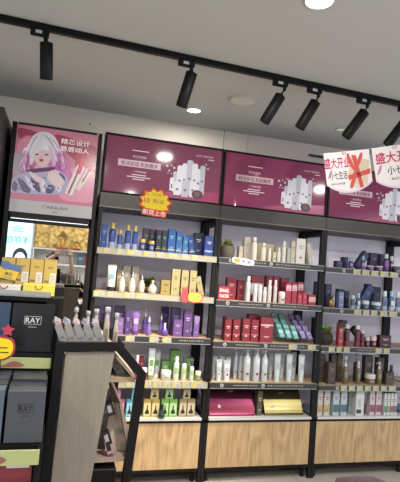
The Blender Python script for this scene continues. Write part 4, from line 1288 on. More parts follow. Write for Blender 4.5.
def downlight(x, y, r, lb_, power, emit, pos=None, col=(1, .96, .9)):
    q = atz(x, y, CZ) if pos is None else Vector(pos)
    t = thing('downlight', lb_, 'ceiling light', (q.x, q.y, CZ - .0005), group='round recessed ceiling lights')
    b = MB(); b.lathe([(r * 1.2, 0), (r * 1.18, -.006), (r, -.008), (r * .96, -.002)], mat((214, 212, 208), .4), 28, caps=False); b.build('trim_ring', t)
    b = MB(); b.lathe([(r * .97, -.003), (.0005, -.0032)], mat((255, 250, 240), .4, emit=emit), 28, caps=False); b.build('diffuser', t)
    if power:
        ld = bpy.data.lights.new('lamp', 'AREA'); ld.shape = 'DISK'; ld.size = r * 1.9; ld.energy = power; ld.color = col
        lo_ = bpy.data.objects.new('lamp', ld); COL.objects.link(lo_); lo_.parent = t; lo_.location = (0, 0, -.012)
    return t


downlight(319.5, .5, .058, 'large lit round downlight at the top photo edge', 26, 9)
downlight(194, 110, .05, 'small lit downlight near the wall above the left pink poster', 4, 7)
downlight(341, 129, .035, 'small dim recessed light above the banners', 0, .25)
n = 0
for (x, yy) in ((-1.6, -2.4), (.1, -2.6), (2.9, -2.2), (-1.2, -4.6), (.8, -4.7), (2.6, -4.5)):
    n += 1
    downlight(0, 0, .04, ['lit downlight ahead on the left', 'lit downlight over the aisle before the rack', 'lit downlight far right over the aisle', 'lit downlight behind the photographer, left',
                           'lit downlight behind the photographer, middle', 'lit downlight behind the photographer, right'][n - 1], 30, 8, pos=(x, yy, CZ))
# ceiling speaker
q = atz(243, 100, CZ)
t = thing('ceiling_speaker', 'round white ceiling speaker grille between the spotlights', 'speaker', (q.x, q.y, CZ - .0005))
b = MB(); b.lathe([(.098, 0), (.096, -.008), (.084, -.013), (.08, -.010)], mat((214, 210, 204), .45), 36, caps=False); b.build('rim', t)
b = MB(); b.lathe([(.081, -.0105), (.06, -.012), (.0005, -.013)], mat((205, 200, 190), .7, noise=.12, nscale=400), 36, caps=False); b.build('grille', t)

# ------------------------------------------------------------------ hanging banners
RIB = mat((180, 56, 46), .6, spec=.2); MAG = mat((172, 24, 80), .6, spec=.2); BAN = mat((186, 180, 178), .6, spec=.2)


def banner(xa, ya, xb, yb, YA, YB, hgt, label, gift):
    A = at(xa, ya, YA); B = at(xb, yb, YB)
    v = B - A; L_ = math.hypot(v.x, v.y)
    tilt = math.atan2(v.z, L_)
    t = thing('hanging_banner', label, 'banner', A, group='white and pink opening banners on a string', rot=(0, -tilt, math.atan2(v.y, v.x)))
    b = MB()
    pts = [(0, 0)] + [(0, -hgt * .78)] + [(L_ * (i / 12), -hgt * (.78 + .22 * math.sin(PI * i / 12) ** .8)) for i in range(1, 12)] + [(L_, -hgt * .78), (L_, 0)]
    b.prism(pts, 0, .0012, BAN)
    b.build('cloth', t)
    b = MB()
    y = -.0006
    # lilac border along the bottom curve
    bp = [(L_ * (i / 12), -hgt * (.78 + .22 * math.sin(PI * i / 12) ** .8)) for i in range(0, 13)]
    b.poly(bp + [(x_, z_ + .012) for x_, z_ in bp[::-1]], y, mat((178, 150, 176), .5))
    b.text('盛大开业', L_ * (.27 if gift else .45), -hgt * .26, hgt * .27, y, MAG, L_ * (.56 if gift else .82), .02)
    b.text('小七生活', L_ * (.28 if gift else .55), -hgt * .56, hgt * .2, y, TEXTD, L_ * (.38 if gift else .62), .012)
    b.text('新店开业全场优惠', L_ * (.25 if gift else .55), -hgt * .76, hgt * .055, y, TEXTD, L_ * (.3 if gift else .5))
    b.poly(smooth([(L_ * .04, -hgt * .62), (L_ * .1, -hgt * .45), (L_ * .15, -hgt * .42), (L_ * .1, -hgt * .58)], 4), y, mat((150, 90, 140), .5))
    b.text('KF', L_ * .45, -hgt * .05, hgt * .07, y, MAG)
    b.build('lettering', t)
    if gift:
        b = MB()
        g = [(.47, -.62), (.60, -.14), (.98, -.26), (.88, -.86), (.62, -.9)]
        b.poly([(L_ * u, hgt * v_) for u, v_ in g][::-1], -.0009, mat((170, 150, 124), .5))
        b.poly([(L_ * u, hgt * v_) for u, v_ in [(.47, -.62), (.62, -.9), (.88, -.86), (.86, -.80), (.64, -.82), (.50, -.58)]], -.0012, mat((170, 160, 150), .5))
        b.build('gift_print', t)
        b = MB()
        S = lambda pts: b.poly(smooth([(L_ * u, hgt * v_) for u, v_ in pts], 4), -.0016 - .0002 * len(b.f) * .1, RIB)
        R2 = lambda pts: b.poly([(L_ * u, hgt * v_) for u, v_ in pts], -.0014, RIB)
        R2([(.60, -.10), (.72, -.90), (.80, -.88), (.70, -.12)])
        R2([(.49, -.70), (.97, -.58), (.98, -.46), (.49, -.58)])
        S([(.66, -.50), (.55, -.36), (.50, -.10), (.54, -.06), (.60, -.25)])
        S([(.66, -.50), (.70, -.30), (.80, -.08), (.85, -.10), (.78, -.30)])
        S([(.64, -.48), (.56, -.66), (.50, -.86), (.56, -.88), (.66, -.62)])
        b.build('ribbon_print', t)
    return A, B


a1, b1 = banner(323.5, 153.5, 369.5, 149, -1.0, -1.08, .232, 'white opening banner with a red-ribboned gift, left of the two', True)
a2, b2 = banner(371.5, 148.5, 424, 141, -1.09, -1.2, .24, 'white opening banner cut off by the right photo edge', False)
b = MB(); b.tube([Vector((q0.x + .05, WY - .021, q0.z)), a1, b1, a2, b2], .0011, mat((190, 185, 180), .5), 6)
b.tube([b2, Vector((b2.x, b2.y, CZ))], .001, mat((190, 185, 180), .5), 6)
o = b.build('banner_string', loc=(0, .004, 0)); tag(o, 'thin white string carrying the opening banners', 'string')

# ------------------------------------------------------------------ wooden rack with black frame
GREYWOOD = wood('grey rack board', (106, 100, 90), (118, 111, 100), 3.5, .5, grain=.03)
YN, YF = -1.77, -1.20
RP = [at(60.2, 346.5, YN), at(118, 346.5, YN), at(141.5, 374, YN), at(125.5, 482, YN), at(45, 482, YN)]


def toz(a, b_, z):
    k = (z - a.z) / (b_.z - a.z)
    return a + (b_ - a) * k


fl = toz(RP[0], RP[4], .0); fl.x = max(fl.x, -.222); fr_ = toz(RP[2], RP[3], .0)
org = Vector(((fl.x + fr_.x) / 2, YN, 0))
t = thing('product_rack', 'grey-wood side panelled rack with black chamfered metal frame before the shelves', 'rack', org)
loc = lambda v, Y: (v.x - org.x, Y - YN, v.z)
for Yp in (0, YF - YN):
    path = [fl, RP[0], RP[1], RP[2], fr_]
    b = MB()
    for i in range(4):
        a, c = path[i], path[i + 1]
        a = Vector((a.x - org.x, Yp, a.z)); c = Vector((c.x - org.x, Yp, c.z))
        d = (c - a).normalized() * .0115
        if i == 0: b.bar(a, c + d, .028, .025, BLACK)
        elif i == 3: b.bar(a - d * .6, c, .027, .0245, BLACK)
        else: b.bar(a - d, c + d * .6, .0275, .0248 - .0002 * i, BLACK)
    b.build('end_frame', t)
# rails tying the frames
b = MB()
for q in (RP[0],):
    x_, _, z_ = loc(q, YN)
    b.box(x_ - .011, x_ + .011, .013, YF - YN - .013, z_ - .012, z_ + .010, BLACK)
x_, _, z_ = loc(toz(RP[0], RP[4], .28), YN)
b.box(x_ - .011, x_ + .011, .013, YF - YN - .013, .26, .29, BLACK)
b.build('rail', t)
# side panels
pa = [at(66, 352, YN), at(114.5, 352, YN), at(90.5, 482, YN), at(51, 482, YN)]
pl = [toz(pa[0], pa[3], .10), toz(pa[1], pa[2], .10), pa[1], pa[0]]
for Yp in (.0, YF - YN):
    b = MB(); b.prism([(q.x - org.x, q.z) for q in pl], Yp - .006, Yp + .006, GREYWOOD)
    for (px_, py_) in ((70, 378), (112, 376), (78, 460)) if Yp == 0 else ():
        q = at(px_, py_, YN)
        b.lathe([(.004, 0), (.004, .002)], mat((150, 142, 130), .5), 8, (0, 0, 0)) if False else b.box(q.x - org.x - .0035, q.x - org.x + .0035, Yp - .0066, Yp - .006, q.z - .0035, q.z + .0035, mat((150, 142, 130), .5))
    b.build('side_panel', t)
# back board along the left side, top tray, sloping boards
x0_ = loc(RP[0], YN)[0]; zt_ = RP[0].z
b = MB(); b.box(x0_ + .014, loc(RP[1], YN)[0], .014, YF - YN - .014, zt_ - .035, zt_ - .025, GREYWOOD); b.build('top_tray', t)
cs = [at(110, 352, YN), at(137, 379, YN)]
b = MB()
pA = (cs[0].x - org.x, cs[0].z); pB = (cs[1].x - org.x, cs[1].z)
b.prism([(pB[0] - .012, pB[1]), (pB[0], pB[1]), (pA[0] + .016, pA[1]), (pA[0], pA[1])], .02, YF - YN - .02, mat((196, 168, 136), .5, noise=.05)); b.build('sloping_board', t)
zm = at(125, 377, YN).z
b = MB(); b.box(x0_ + .03, at(136, 378, YN).x - org.x, .014, YF - YN - .014, zm - .02, zm - .004, mat((150, 124, 92), .5, noise=.05)); b.build('middle_shelf', t)
c1, c2, c3, c4 = at(109, 400, YN + .1), at(121, 400, YN + .1), at(133, 456, YN + .1), at(104, 458, YN + .1)
b = MB()
YM = .06
b.prism([(c4.x - org.x - .05, c4.z), (c3.x - org.x, c3.z), (c2.x - org.x, c2.z), (c2.x - org.x - .01, c2.z + .0), (c3.x - org.x - .02, c3.z + .014), (c4.x - org.x - .05, c4.z + .014)], YM, YF - YN - .02, mat((150, 126, 112), .5, noise=.05))
lbo = b.build('lower_display_board', t)
# a lower board standing crosswise that carries the price labels
e1 = [at(110, 403, YN + .12), at(120, 403, YN + .12), at(132, 455, YN + .12), at(104, 457, YN + .12)]
b = MB(); b.prism([(e1[3].x - org.x, e1[3].z), (e1[2].x - org.x, e1[2].z), (e1[1].x - org.x, e1[1].z), (e1[0].x - org.x, e1[0].z)], .12, .132, mat((196, 172, 156), .5, noise=.05)); b.build('divider_board', t)
for (px_, py_) in ((121, 431), (125, 446)):
    q = at(px_, py_, YN + .118)
    b = MB(); X_ = q.x - org.x
    b.box(X_ - .016, X_ + .014, .117, .1195, q.z - .011, q.z + .011, mat((196, 198, 190), .5)); b.box(X_ - .015, X_ - .006, .1166, .117, q.z - .002, q.z + .010, mat((222, 206, 60), .5))
    for j in range(3): b.box(X_ - .004, X_ + .012, .1166, .117, q.z - .008 + j * .006, q.z - .006 + j * .006, mat((90, 100, 90), .5))
    b.build('price_tag', t)
q = at(103, 478, YN)
b = MB(); b.box(at(92, 475, YN + .05).x - org.x, at(116, 475, YN + .05).x - org.x, .05, YF - YN - .05, .081, at(110, 463, YN + .1).z, BLACK, .003); b.build('storage_box', t)
b = MB(); b.box(x0_ * .5 - .05, fr_.x - org.x - .02, .014, YF - YN - .014, .06, .075, BLACK)
for (xx) in (fl.x - org.x, fr_.x - org.x): b.box(xx - .011, xx + .011, .013, YF - YN - .013, .055, .08, BLACK)
b.build('base_frame', t)

# things on the rack
zt_ = RP[0].z - .025 + .0012
gemm = mat((196, 170, 170), .1, .3, coat=.6)
PL_ = mat((138, 136, 138), .4)
for i in range(5):
    bxp = 70.5 + i * 9.4
    q = at(bxp, 346, YN + .045)
    L_ = .086; w_ = .023; ln = -.40
    t = thing('lip_gloss_box', 'slanted grey lip gloss carton with a gem cap, %s' % ['first at the rack left', 'second from the rack left', 'third from the rack left', 'fourth from the rack left', 'fifth, beside the clear bottles'][i],
              'box', (q.x - .012, q.y + (i % 2) * .0, zt_ + .012 * abs(math.sin(ln)) + .001), group='slanted grey gem-capped cartons on the rack', rot=(0, ln, 0))
    b = MB(); b.box(-w_ / 2, w_ / 2, 0, .022, 0, L_, PL_, .001); b.build('carton_body', t)
    b = MB(); b.box(-.006, .006, -.0006, 0, .040, .047, mat((110, 108, 112), .4)); b.build('emblem', t)
    b = MB()
    g = []
    for a in range(6):
        g.append((.0125 * math.cos(a * PI / 3), .011 + .0115 * math.sin(a * PI / 3)))
    vs = [(gx, gy, L_ + .001) for gx, gy in g] + [(gx * 1.15, .011 + (gy - .011) * 1.15, L_ + .013) for gx, gy in g] + [(0, .011, L_ + .030)]
    fs = [tuple(range(5, -1, -1))] + [(k, (k + 1) % 6, 6 + (k + 1) % 6, 6 + k) for k in range(6)] + [(6 + k, 6 + (k + 1) % 6, 12) for k in range(6)]
    b.add(vs, fs, gemm)
    k2 = mat((150, 190, 226), .1, .3)
    b.add([vs[9 + i % 2], vs[10 + i % 2], vs[12]], [(0, 1, 2)], k2); b.add([vs[3], vs[4], vs[10], vs[9]], [(0, 1, 2, 3)], mat((190, 130, 120), .15, .3))
    b.build('gem_cap', t)
for i, (a, b_, yt_, Yd, lb_) in enumerate(((103.6, 110.2, 307, .11, 'clear beige bottle with white square cap, tallest on the rack'), (113.2, 118.6, 313, .09, 'clear bottle with white cap at the rack right end'),
                                          (92.5, 98.5, 309, .22, 'white-capped bottle behind the fourth slanted carton'), (84.5, 89.8, 311, .30, 'white-capped bottle far back on the rack, middle'), (72.5, 78, 308, .24, 'white-capped bottle behind the second slanted carton'))):
    Y_ = YN + Yd
    w_ = (at(b_, yt_, Y_).x - at(a, yt_, Y_).x)
    tp_ = at((a + b_) / 2, yt_, Y_); h_ = tp_.z - zt_
    q = at((a + b_) / 2, yt_ + 16, Y_)
    t = thing('clear_bottle', lb_, 'bottle', (q.x, Y_, zt_), group='white-capped bottles on the rack')
    b = MB(); b.lathe([(w_ * .42, 0), (w_ * .46, .005), (w_ * .44, h_ * .62), (w_ * .30, h_ * .78)], mat((186, 172, 150), .2, coat=.5), 14); b.build('bottle_body', t)
    b = MB(); b.lathe([(w_ * .28, h_ * .78), (w_ * .28, h_ * .88), (w_ * .45, h_ * .885), (w_ * .42, h_)], mat((212, 212, 212), .4), 8); b.build('cap', t)
    b = MB(); b.box(-w_ * .25, w_ * .25, -w_ * .47, -w_ * .455, h_ * .2, h_ * .5, mat((140, 120, 100), .4)); b.build('product_label', t)
# grey carton on the sloping board
q = at(115.5, 364, YN + .07)
t = thing('lip_gloss_box', 'grey carton lying aslant inside the rack below the top bar', 'box', q, rot=(0, -.62, 0))
b = MB(); b.box(-.014, .014, -.01, .012, -.045, .03, PL_, .001); b.build('carton_body', t)
b = MB(); b.box(-.006, .006, -.0106, -.01, -.02, -.012, mat((110, 108, 112), .4)); b.build('emblem', t)
for i, (px_, py_, c_, lb_) in enumerate(((110, 408, (40, 34, 38), 'dark carton tilted on the lower rack display'), (109, 446, (196, 140, 156), 'pink and black carton at the bottom of the rack display'), (107, 437, (36, 30, 34), 'small black carton above the pink one in the rack'))):
    q = at(px_, py_, YN + .07)
    t = thing('tilted_carton', lb_, 'box', q, rot=(0, -.35, 0))
    b = MB(); b.box(-.012, .012, -.01, .012, -.024, .022, mat(c_, .4), .001); b.build('carton_body', t)
    b = MB(); b.box(-.009, .004, -.0108, -.01, -.012, .012, mat((190, 180, 186) if i != 1 else (30, 26, 30), .4)); b.build('printed_panel', t)

# ------------------------------------------------------------------ tiered mask display at the left
DX = -.50
GREYB = mat((72, 75, 84), .35); DARKB = mat((20, 22, 28), .3)
e = [at(49, 352, -1.75), at(40, 482, -1.93)]
DXR = -.2395
SL = .021
# step heights and depths
z_a = at(24, 443.5, -1.952).z          # lowest box tier
z_b = at(30, 353, -1.70).z          # tier of the black boxes
z_c = at(30, 296, -1.56).z          # trays
z_d = at(30, 285, -.13).z          # yellow cartons
z_e = at(30, 295, -.30).z
YW = -1.30
t = thing('tiered_display_stand', 'black stepped display stand carrying face mask boxes at the left', 'display stand', (DXR, 0, 0))
DW = .62
b = MB()
b.prismx([(-1.985, 0), (-1.985, z_a - .003), (-1.735, z_a - .003), (-1.735, z_b - .003), (-1.60, z_b - .003), (-1.60, z_c - .003), (-1.48, z_c - .003), (-1.48, 0)][::-1], -.014, 0, BLACK); b.v = [(x_ + SL * z_, y_, z_) for x_, y_, z_ in b.v]
b.build('side_panel', t)
b = MB()
b.prismx([(-1.985, 0), (-1.985, z_a - .003), (-1.735, z_a - .003), (-1.735, z_b - .003), (-1.60, z_b - .003), (-1.60, z_c - .003), (-1.48, z_c - .003), (-1.48, 0)][::-1], -DW - .016, -DW - .002, BLACK)
b.build('side_panel', t)
LIME = mat((172, 182, 112), .35)
for (zz, ya, yb) in ((z_a, -1.96, -1.735), (z_b, -1.73, -1.575), (z_c, -1.60, -1.49), (.56, -1.97, -1.45)):
    b = MB(); b.box(-DW, -.0145 + SL * (zz - .014), ya, yb, zz - .014, zz - .0012, BLACK); b.build('step', t)
b = MB(); b.box(-DW, .012, -1.994, -1.9865, z_a - .042, z_a - .004, LIME)
b.poly(smooth([(-.13, z_a - .036), (-.09, z_a - .038), (-.07, z_a - .026), (-.10, z_a - .014), (-.125, z_a - .02)], 4), -1.9945, mat((150, 84, 70), .5)); b.build('lime_strip', t)
b = MB(); b.box(-DW, .02, -1.744, -1.7365, z_b - .040, z_b - .008, LIME)
b.poly(smooth([(-.13, z_b - .036), (-.08, z_b - .037), (-.06, z_b - .03), (-.09, z_b - .018), (-.12, z_b - .03)], 4), -1.7446, mat((160, 84, 70), .5)); b.build('lime_strip', t)
b = MB(); b.box(-DW, -.015, -1.488, -1.481, 0, z_c - .015, BLACK); b.build('back_panel', t)
b = MB(); b.box(-DW, -.001, -1.604, -1.601, z_c - .0, z_c + .02, mat((200, 206, 208), .1, 0, 0, .6)); b.build('acrylic_lip', t)


def maskbox(x, Y, z, w, h, d, m_, label, txtm, rotx=0, rim=None, word='RAY', name='mask_box'):
    t = thing(name, label, 'box', (x, Y, z + .0008), group='face mask boxes on the stepped stand', rot=(rotx, 0, 0))
    b = MB(); b.box(-w / 2, w / 2, 0, d, 0, h, m_, .0015); b.build('box_body', t)
    if word:
        b = MB()
        cx, cz = 0, h * .66
        tw_, th_ = w * .40, h * .17
        for (xa, xb, za, zb) in ((-tw_ / 2, tw_ / 2, th_ / 2 - .001, th_ / 2), (-tw_ / 2, tw_ / 2, -th_ / 2, -th_ / 2 + .001), (-tw_ / 2, -tw_ / 2 + .001, -th_ / 2, th_ / 2), (tw_ / 2 - .001, tw_ / 2, -th_ / 2, th_ / 2)):
            b.box(cx + xa, cx + xb, -.0006, 0, cz + za, cz + zb, txtm)
        b.text(word, cx, cz, th_ * .66, -.0007, txtm, tw_ * .86, .008)
        b.box(-w * .1, w * .1, -.0006, 0, cz - th_ * .85, cz - th_ * .8, txtm)
        b.build('lettering', t)
    return t


# lower tier: two columns of grey boxes, five deep
wa = (at(44, 417, -1.952).x - at(5.8, 417, -1.952).x)
ha = at(25, 391, -1.952).z - z_a
xa = at(24.9, 417, -1.952).x
for i in range(4):
    nm = ['front', 'second', 'third', 'rearmost'][i]
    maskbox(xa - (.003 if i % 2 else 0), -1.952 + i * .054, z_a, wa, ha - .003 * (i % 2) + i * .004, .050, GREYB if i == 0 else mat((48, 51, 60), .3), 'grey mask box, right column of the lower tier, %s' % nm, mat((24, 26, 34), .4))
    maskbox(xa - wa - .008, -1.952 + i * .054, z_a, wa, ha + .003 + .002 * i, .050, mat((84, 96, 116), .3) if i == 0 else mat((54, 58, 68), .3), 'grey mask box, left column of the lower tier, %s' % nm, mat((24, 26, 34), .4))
# black boxes standing on the second tier
wb_ = (at(53, 330, -1.69).x - at(10.5, 330, -1.69).x)
hb = at(30, 303.5, -1.66).z - z_b
xb = at(32, 330, -1.685).x
maskbox(xb, -1.69, z_b, wb_, hb, .03, DARKB, 'black mask box facing out with silver framed letters, right one', mat((206, 208, 212), .3), -.06)
maskbox(xb - wb_ - .006, -1.69, z_b, wb_, hb, .03, mat((46, 62, 92), .25), 'dark blue mask box at the left photo edge', mat((206, 208, 212), .3), -.06)
# red box at the bottom
zr = .561
wr = (at(32, 466, -1.95).x - at(-12, 466, -1.95).x)
hr = at(10, 462, -1.955).z - zr
t = maskbox(at(10, 475, -1.955).x, -1.955, zr, wr, hr, .20, mat((134, 34, 46), .4), 'dark red mask box under the lowest lime strip', mat((206, 190, 190), .4), word='')
b = MB()
b.box(-wr * .1, wr * .42, -.0008, 0, hr * .955, hr * .975, mat((206, 190, 190), .4))
b.tube([(wr * .02, -.001, hr * .70), (wr * .1, -.001, hr * .82), (wr * .2, -.001, hr * .80), (wr * .22, -.001, hr * .72)], .0014, mat((206, 190, 190), .4), 5); b.build('printed_text', t)
# yellow cartons on the top step
t = thing('counter_step', 'black two-level counter before the mirror holding yellow cartons', 'counter', (UX0 - .03, 0, 0))
b = MB(); b.box(0, .45, -.20, -.0085, 0, z_d, BLACK, .002); b.build('upper_step', t)
b = MB(); b.box(0, .45, -.42, -.2005, 0, z_e, BLACK, .002); b.build('lower_step', t)
for i, (pa_, pb_) in enumerate(((1, 14.6), (15.6, 29.2), (30, 43.2), (44, 56.8))):
    Yy = -.13
    w_ = at(pb_, 270, Yy).x - at(pa_, 270, Yy).x
    zt2 = at((pa_ + pb_) / 2, 257.6 + i * .9, Yy).z
    t = thing('yellow_carton', 'mustard yellow skincare carton on the counter, %s' % ['leftmost, behind the blue tag', 'second from the left', 'third from the left', 'rightmost'][i], 'box',
              (at((pa_ + pb_) / 2, 271, Yy).x, Yy, z_d + .0006), group='mustard yellow cartons on the counter')
    h_ = zt2 - z_d
    b = MB(); b.box(-w_ / 2, w_ / 2, 0, .06, 0, h_, mat((186, 156, 66), .4), .001); b.build('carton_body', t)
    b = MB(); b.box(-w_ * .02, w_ * .46, -.0008, 0, h_ * .10, h_ * .50, mat((196, 194, 180), .4)); b.build('printed_panel', t)
    b = MB(); bars(b, 0, h_ * .70, w_ * .5, h_ * .08, 2, -.0008, mat((110, 86, 30), .5)); b.box(-w_ * .4, -w_ * .08, -.0008, 0, h_ * .14, h_ * .2, mat((110, 86, 30), .5))
    bars(b, w_ * .22, h_ * .3, w_ * .34, h_ * .26, 4, -.0009, mat((150, 146, 130), .5)); b.build('printed_text', t)
# low trays in front of them: white box and yellow box
for (pa_, pb_, ya_, c_, lb_, c2) in ((-14, 21, 283, (204, 204, 200), 'white mask box lying flat below the mustard cartons', (190, 60, 60)), (22.5, 55, 283.5, (216, 200, 62), 'bright yellow mask box lying flat below the mustard cartons', (206, 140, 50))):
    Yy = -.33
    w_ = at(pb_, 290, Yy).x - at(pa_, 290, Yy).x - .003
    h_ = at((pa_ + pb_) / 2, 284.5, Yy).z - z_e
    t = thing('flat_mask_box', lb_, 'box', (at((pa_ + pb_) / 2, 290, Yy).x, Yy, z_e + .0006), group='flat mask boxes on the counter')
    b = MB(); b.box(-w_ / 2, w_ / 2, 0, .12, 0, h_, mat(c_, .3), .0012); b.build('box_body', t)
    b = MB(); b.tube([(-.022, -.0016, h_ * .88), (-.012, -.0016, h_ * .62), (.012, -.0016, h_ * .62), (.022, -.0016, h_ * .88)], .003, mat(c2, .4), 5)
    b.box(-w_ * .42, w_ * .2, -.0008, 0, h_ * .18, h_ * .26, mat(tuple(int(v * .75) for v in c_), .4)); b.build('printed_text', t)
# blue and yellow tag in front of the yellow cartons
q = at(10, 271, -.15)
t = thing('price_tag_sign', 'yellow price tag with blue scalloped top before the yellow cartons', 'sign', (q.x, -.14, q.z), rot=(0, .15, 0))
b = MB(); b.prism([(-.04, -.032), (.026, -.032), (.034, .012), (-.006, .030), (-.042, .008)], -.002, .001, mat((222, 182, 44), .4)); b.build('card', t)
b = MB(); b.prism(smooth([(-.034, .010), (-.02, .004), (.0, .006), (.03, .004), (.040, .014), (.03, .026), (.0, .028), (-.024, .034), (-.038, .024)], 4), -.0045, -.0022, mat((70, 104, 160), .4)); b.build('blue_panel', t)
b = MB(); b.text('原价', -.002, -.012, .014, -.0026, TEXTD, .03, .01); b.box(-.018, .014, -.0026, -.002, -.026, -.0245, TEXTD); b.build('lettering', t)
t.scale = (1.65, 1.0, 1.65)
# yellow cloud sign with red rim
q = at(1.5, 346, -1.80)
t = thing('cloud_price_sign', 'yellow cloud price sign with red rim and flower at the left edge', 'sign', (q.x, -1.80, q.z))
b = MB(); b.prism(smooth([(-.05, -.045), (0, -.045), (.032, -.03), (.040, -.005), (.032, .02), (.012, .028), (-.02, .03), (-.05, .02)], 5), -.001, .003, mat((176, 36, 60), .4)); b.build('rim', t)
b = MB(); b.prism(smooth([(-.046, -.038), (0, -.039), (.027, -.026), (.034, -.004), (.027, .015), (.01, .022), (-.02, .024), (-.046, .016)], 5), -.003, -.0012, YEL)
b.box(-.004, .018, -.0036, -.003, -.006, -.003, TEXTD); b.box(-.002, .022, -.0036, -.003, -.020, -.017, TEXTD); b.text('5', -.022, -.01, .03, -.0036, mat((190, 40, 50), .4)); b.build('yellow_panel', t)
b = MB(); b.prism(smooth(burst(5, .020, .011, 1, 1, .3), 3), -.005, -.0031, mat((196, 44, 66), .4)); ob = b.build('flower', t); ob.location = (.014, 0, .048)
b = MB(); b.tube([(0, .012, -.15), (0, .008, .0)], .002, BLACK, 6); b.build('stick', t)

# ------------------------------------------------------------------ stool near the bottom edge
q = at(351, 482, -.95)
zs = .45
q = atz(355, 476, zs)
t = thing('stool', 'mauve padded stool top peeking in at the bottom edge', 'stool', (q.x, q.y - .13, 0))
b = MB()
vs = []
for (s_, z_) in ((.86, .385), (.97, .392), (1.0, .42), (.97, .444), (.82, .45)):
    for k in range(32):
        a = 2 * PI * k / 32
        ca, sa = math.cos(a), math.sin(a)
        rr = .15 / (abs(ca) ** 4 + abs(sa) ** 4) ** .25
        vs.append((rr * ca * s_, rr * sa * s_, z_))
fs = [(i * 32 + k, i * 32 + (k + 1) % 32, (i + 1) * 32 + (k + 1) % 32, (i + 1) * 32 + k) for i in range(4) for k in range(32)]
b.add(vs, fs + [tuple(range(128, 160))], mat((112, 84, 96), .25, coat=.3), True); b.add(vs[:32], [tuple(range(31, -1, -1))], BLACK); b.build('seat', t)
for (sx, sy) in ((-1, -1), (1, -1), (1, 1), (-1, 1)):
    b = MB(); b.tube([(sx * .09, sy * .09, .386), (sx * .115, sy * .115, 0)], .012, FRAME, 10); b.build('leg', t)

# ------------------------------------------------------------------ what the mirror shows: wall behind the photographer
def gold_mat():
    m = bpy.data.materials.new('gold paper'); m.use_nodes = True
    nt = m.node_tree; b = nt.nodes['Principled BSDF']
    tc = nt.nodes.new('ShaderNodeTexCoord'); n = nt.nodes.new('ShaderNodeTexNoise'); n.inputs['Scale'].default_value = 14; n.inputs['Detail'].default_value = 6
    nt.links.new(tc.outputs['Object'], n.inputs['Vector'])
    r = nt.nodes.new('ShaderNodeValToRGB'); r.color_ramp.elements[0].position = .35; r.color_ramp.elements[1].position = .7
    r.color_ramp.elements[0].color = (lin(150), lin(112), lin(44), 1); r.color_ramp.elements[1].color = (lin(240), lin(214), lin(140), 1)
    nt.links.new(n.outputs['Fac'], r.inputs[0]); nt.links.new(r.outputs[0], b.inputs['Base Color'])
    bp = nt.nodes.new('ShaderNodeBump'); bp.inputs['Strength'].default_value = .8
    nt.links.new(n.outputs['Fac'], bp.inputs['Height']); nt.links.new(bp.outputs[0], b.inputs['Normal'])
    b.inputs['Metallic'].default_value = .35; b.inputs['Roughness'].default_value = .35
    return m


b = MB(); b.box(-.70, 1.0, YB + .001, YB + .012, 1.5, 2.5, gold_mat())
struct(b.build('trim_2'), 'crinkled gold paper wall seen in the mirror')
b = MB(); b.box(0, 1.7, 0, .30, -.02, .0, WHITE); b.box(0, 1.7, 0, .30, -.29, -.26, WHITE); b.box(0, .02, 0, .30, -.26, -.02, WHITE); b.box(1.68, 1.7, 0, .30, -.26, -.02, WHITE)
b.box(0, 1.7, 0, .30, -1.48, -1.42, WHITE); b.box(0, .02, 0, .3, -1.42, -.29, WHITE); b.box(1.68, 1.7, 0, .3, -1.42, -.29, WHITE)
tag(b.build('wall_shelf', loc=(-.70, YB + .0125, 1.49)), 'white wall shelf below the gold paper, seen in the mirror', 'shelf')
zf = 1.491
for (x, w_, h_, lb_) in ((.05, .17, .34, 'tall golden pavilion ornament reflected in the mirror'), (.30, .10, .19, 'short golden ornament with red base reflected in the mirror')):
    t = thing('gold_ornament', lb_, 'ornament', (x - .26, YB + .2, zf))
    b = MB(); b.box(-w_ * .6, w_ * .6, -.05, .05, 0, .03, mat((170, 40, 34), .4)); b.build('base', t)
    b = MB()
    for sx in (-1, 1):
        b.tube([(sx * w_ * .42, 0, .03), (sx * w_ * .42, 0, h_ * .65)], .009, GOLD, 8)
    b.prism([(-w_ * .62, h_ * .64), (w_ * .62, h_ * .64), (w_ * .3, h_ * .8), (0, h_), (-w_ * .3, h_ * .8)], -.04, .04, mat((176, 120, 60), .3, .5)); b.build('pavilion', t)
    b = MB(); b.lathe([(.02, .03), (.03, .06), (.02, .12 * h_ / .34 + .03), (.012, .18 * h_ / .34)], mat((200, 150, 60), .3, .6), 12); b.build('figure', t)
for i, (x, c_, lb_) in enumerate(((.13, (60, 110, 140), 'blue box on the shelf seen in the mirror, nearer the person'), (.27, (176, 52, 56), 'wide red box on the shelf seen in the mirror'), (.42, (60, 110, 140), 'blue box on the shelf seen in the mirror, nearer its frame'))):
    t = thing('shelf_box', lb_, 'box', (x, YB + .15, 1.2315), group='boxes on the reflected shelf')
    w_ = .13 if i == 1 else .1
    b = MB(); b.box(-w_ / 2, w_ / 2, 0, .1, 0, .19, mat(c_, .5), .002); b.build('box_body', t)
    b = MB(); b.box(-w_ / 3, w_ / 3, .1, .101, .1, .14, mat(tuple(min(255, v + 50) for v in c_), .5)); b.build('printed_panel', t)
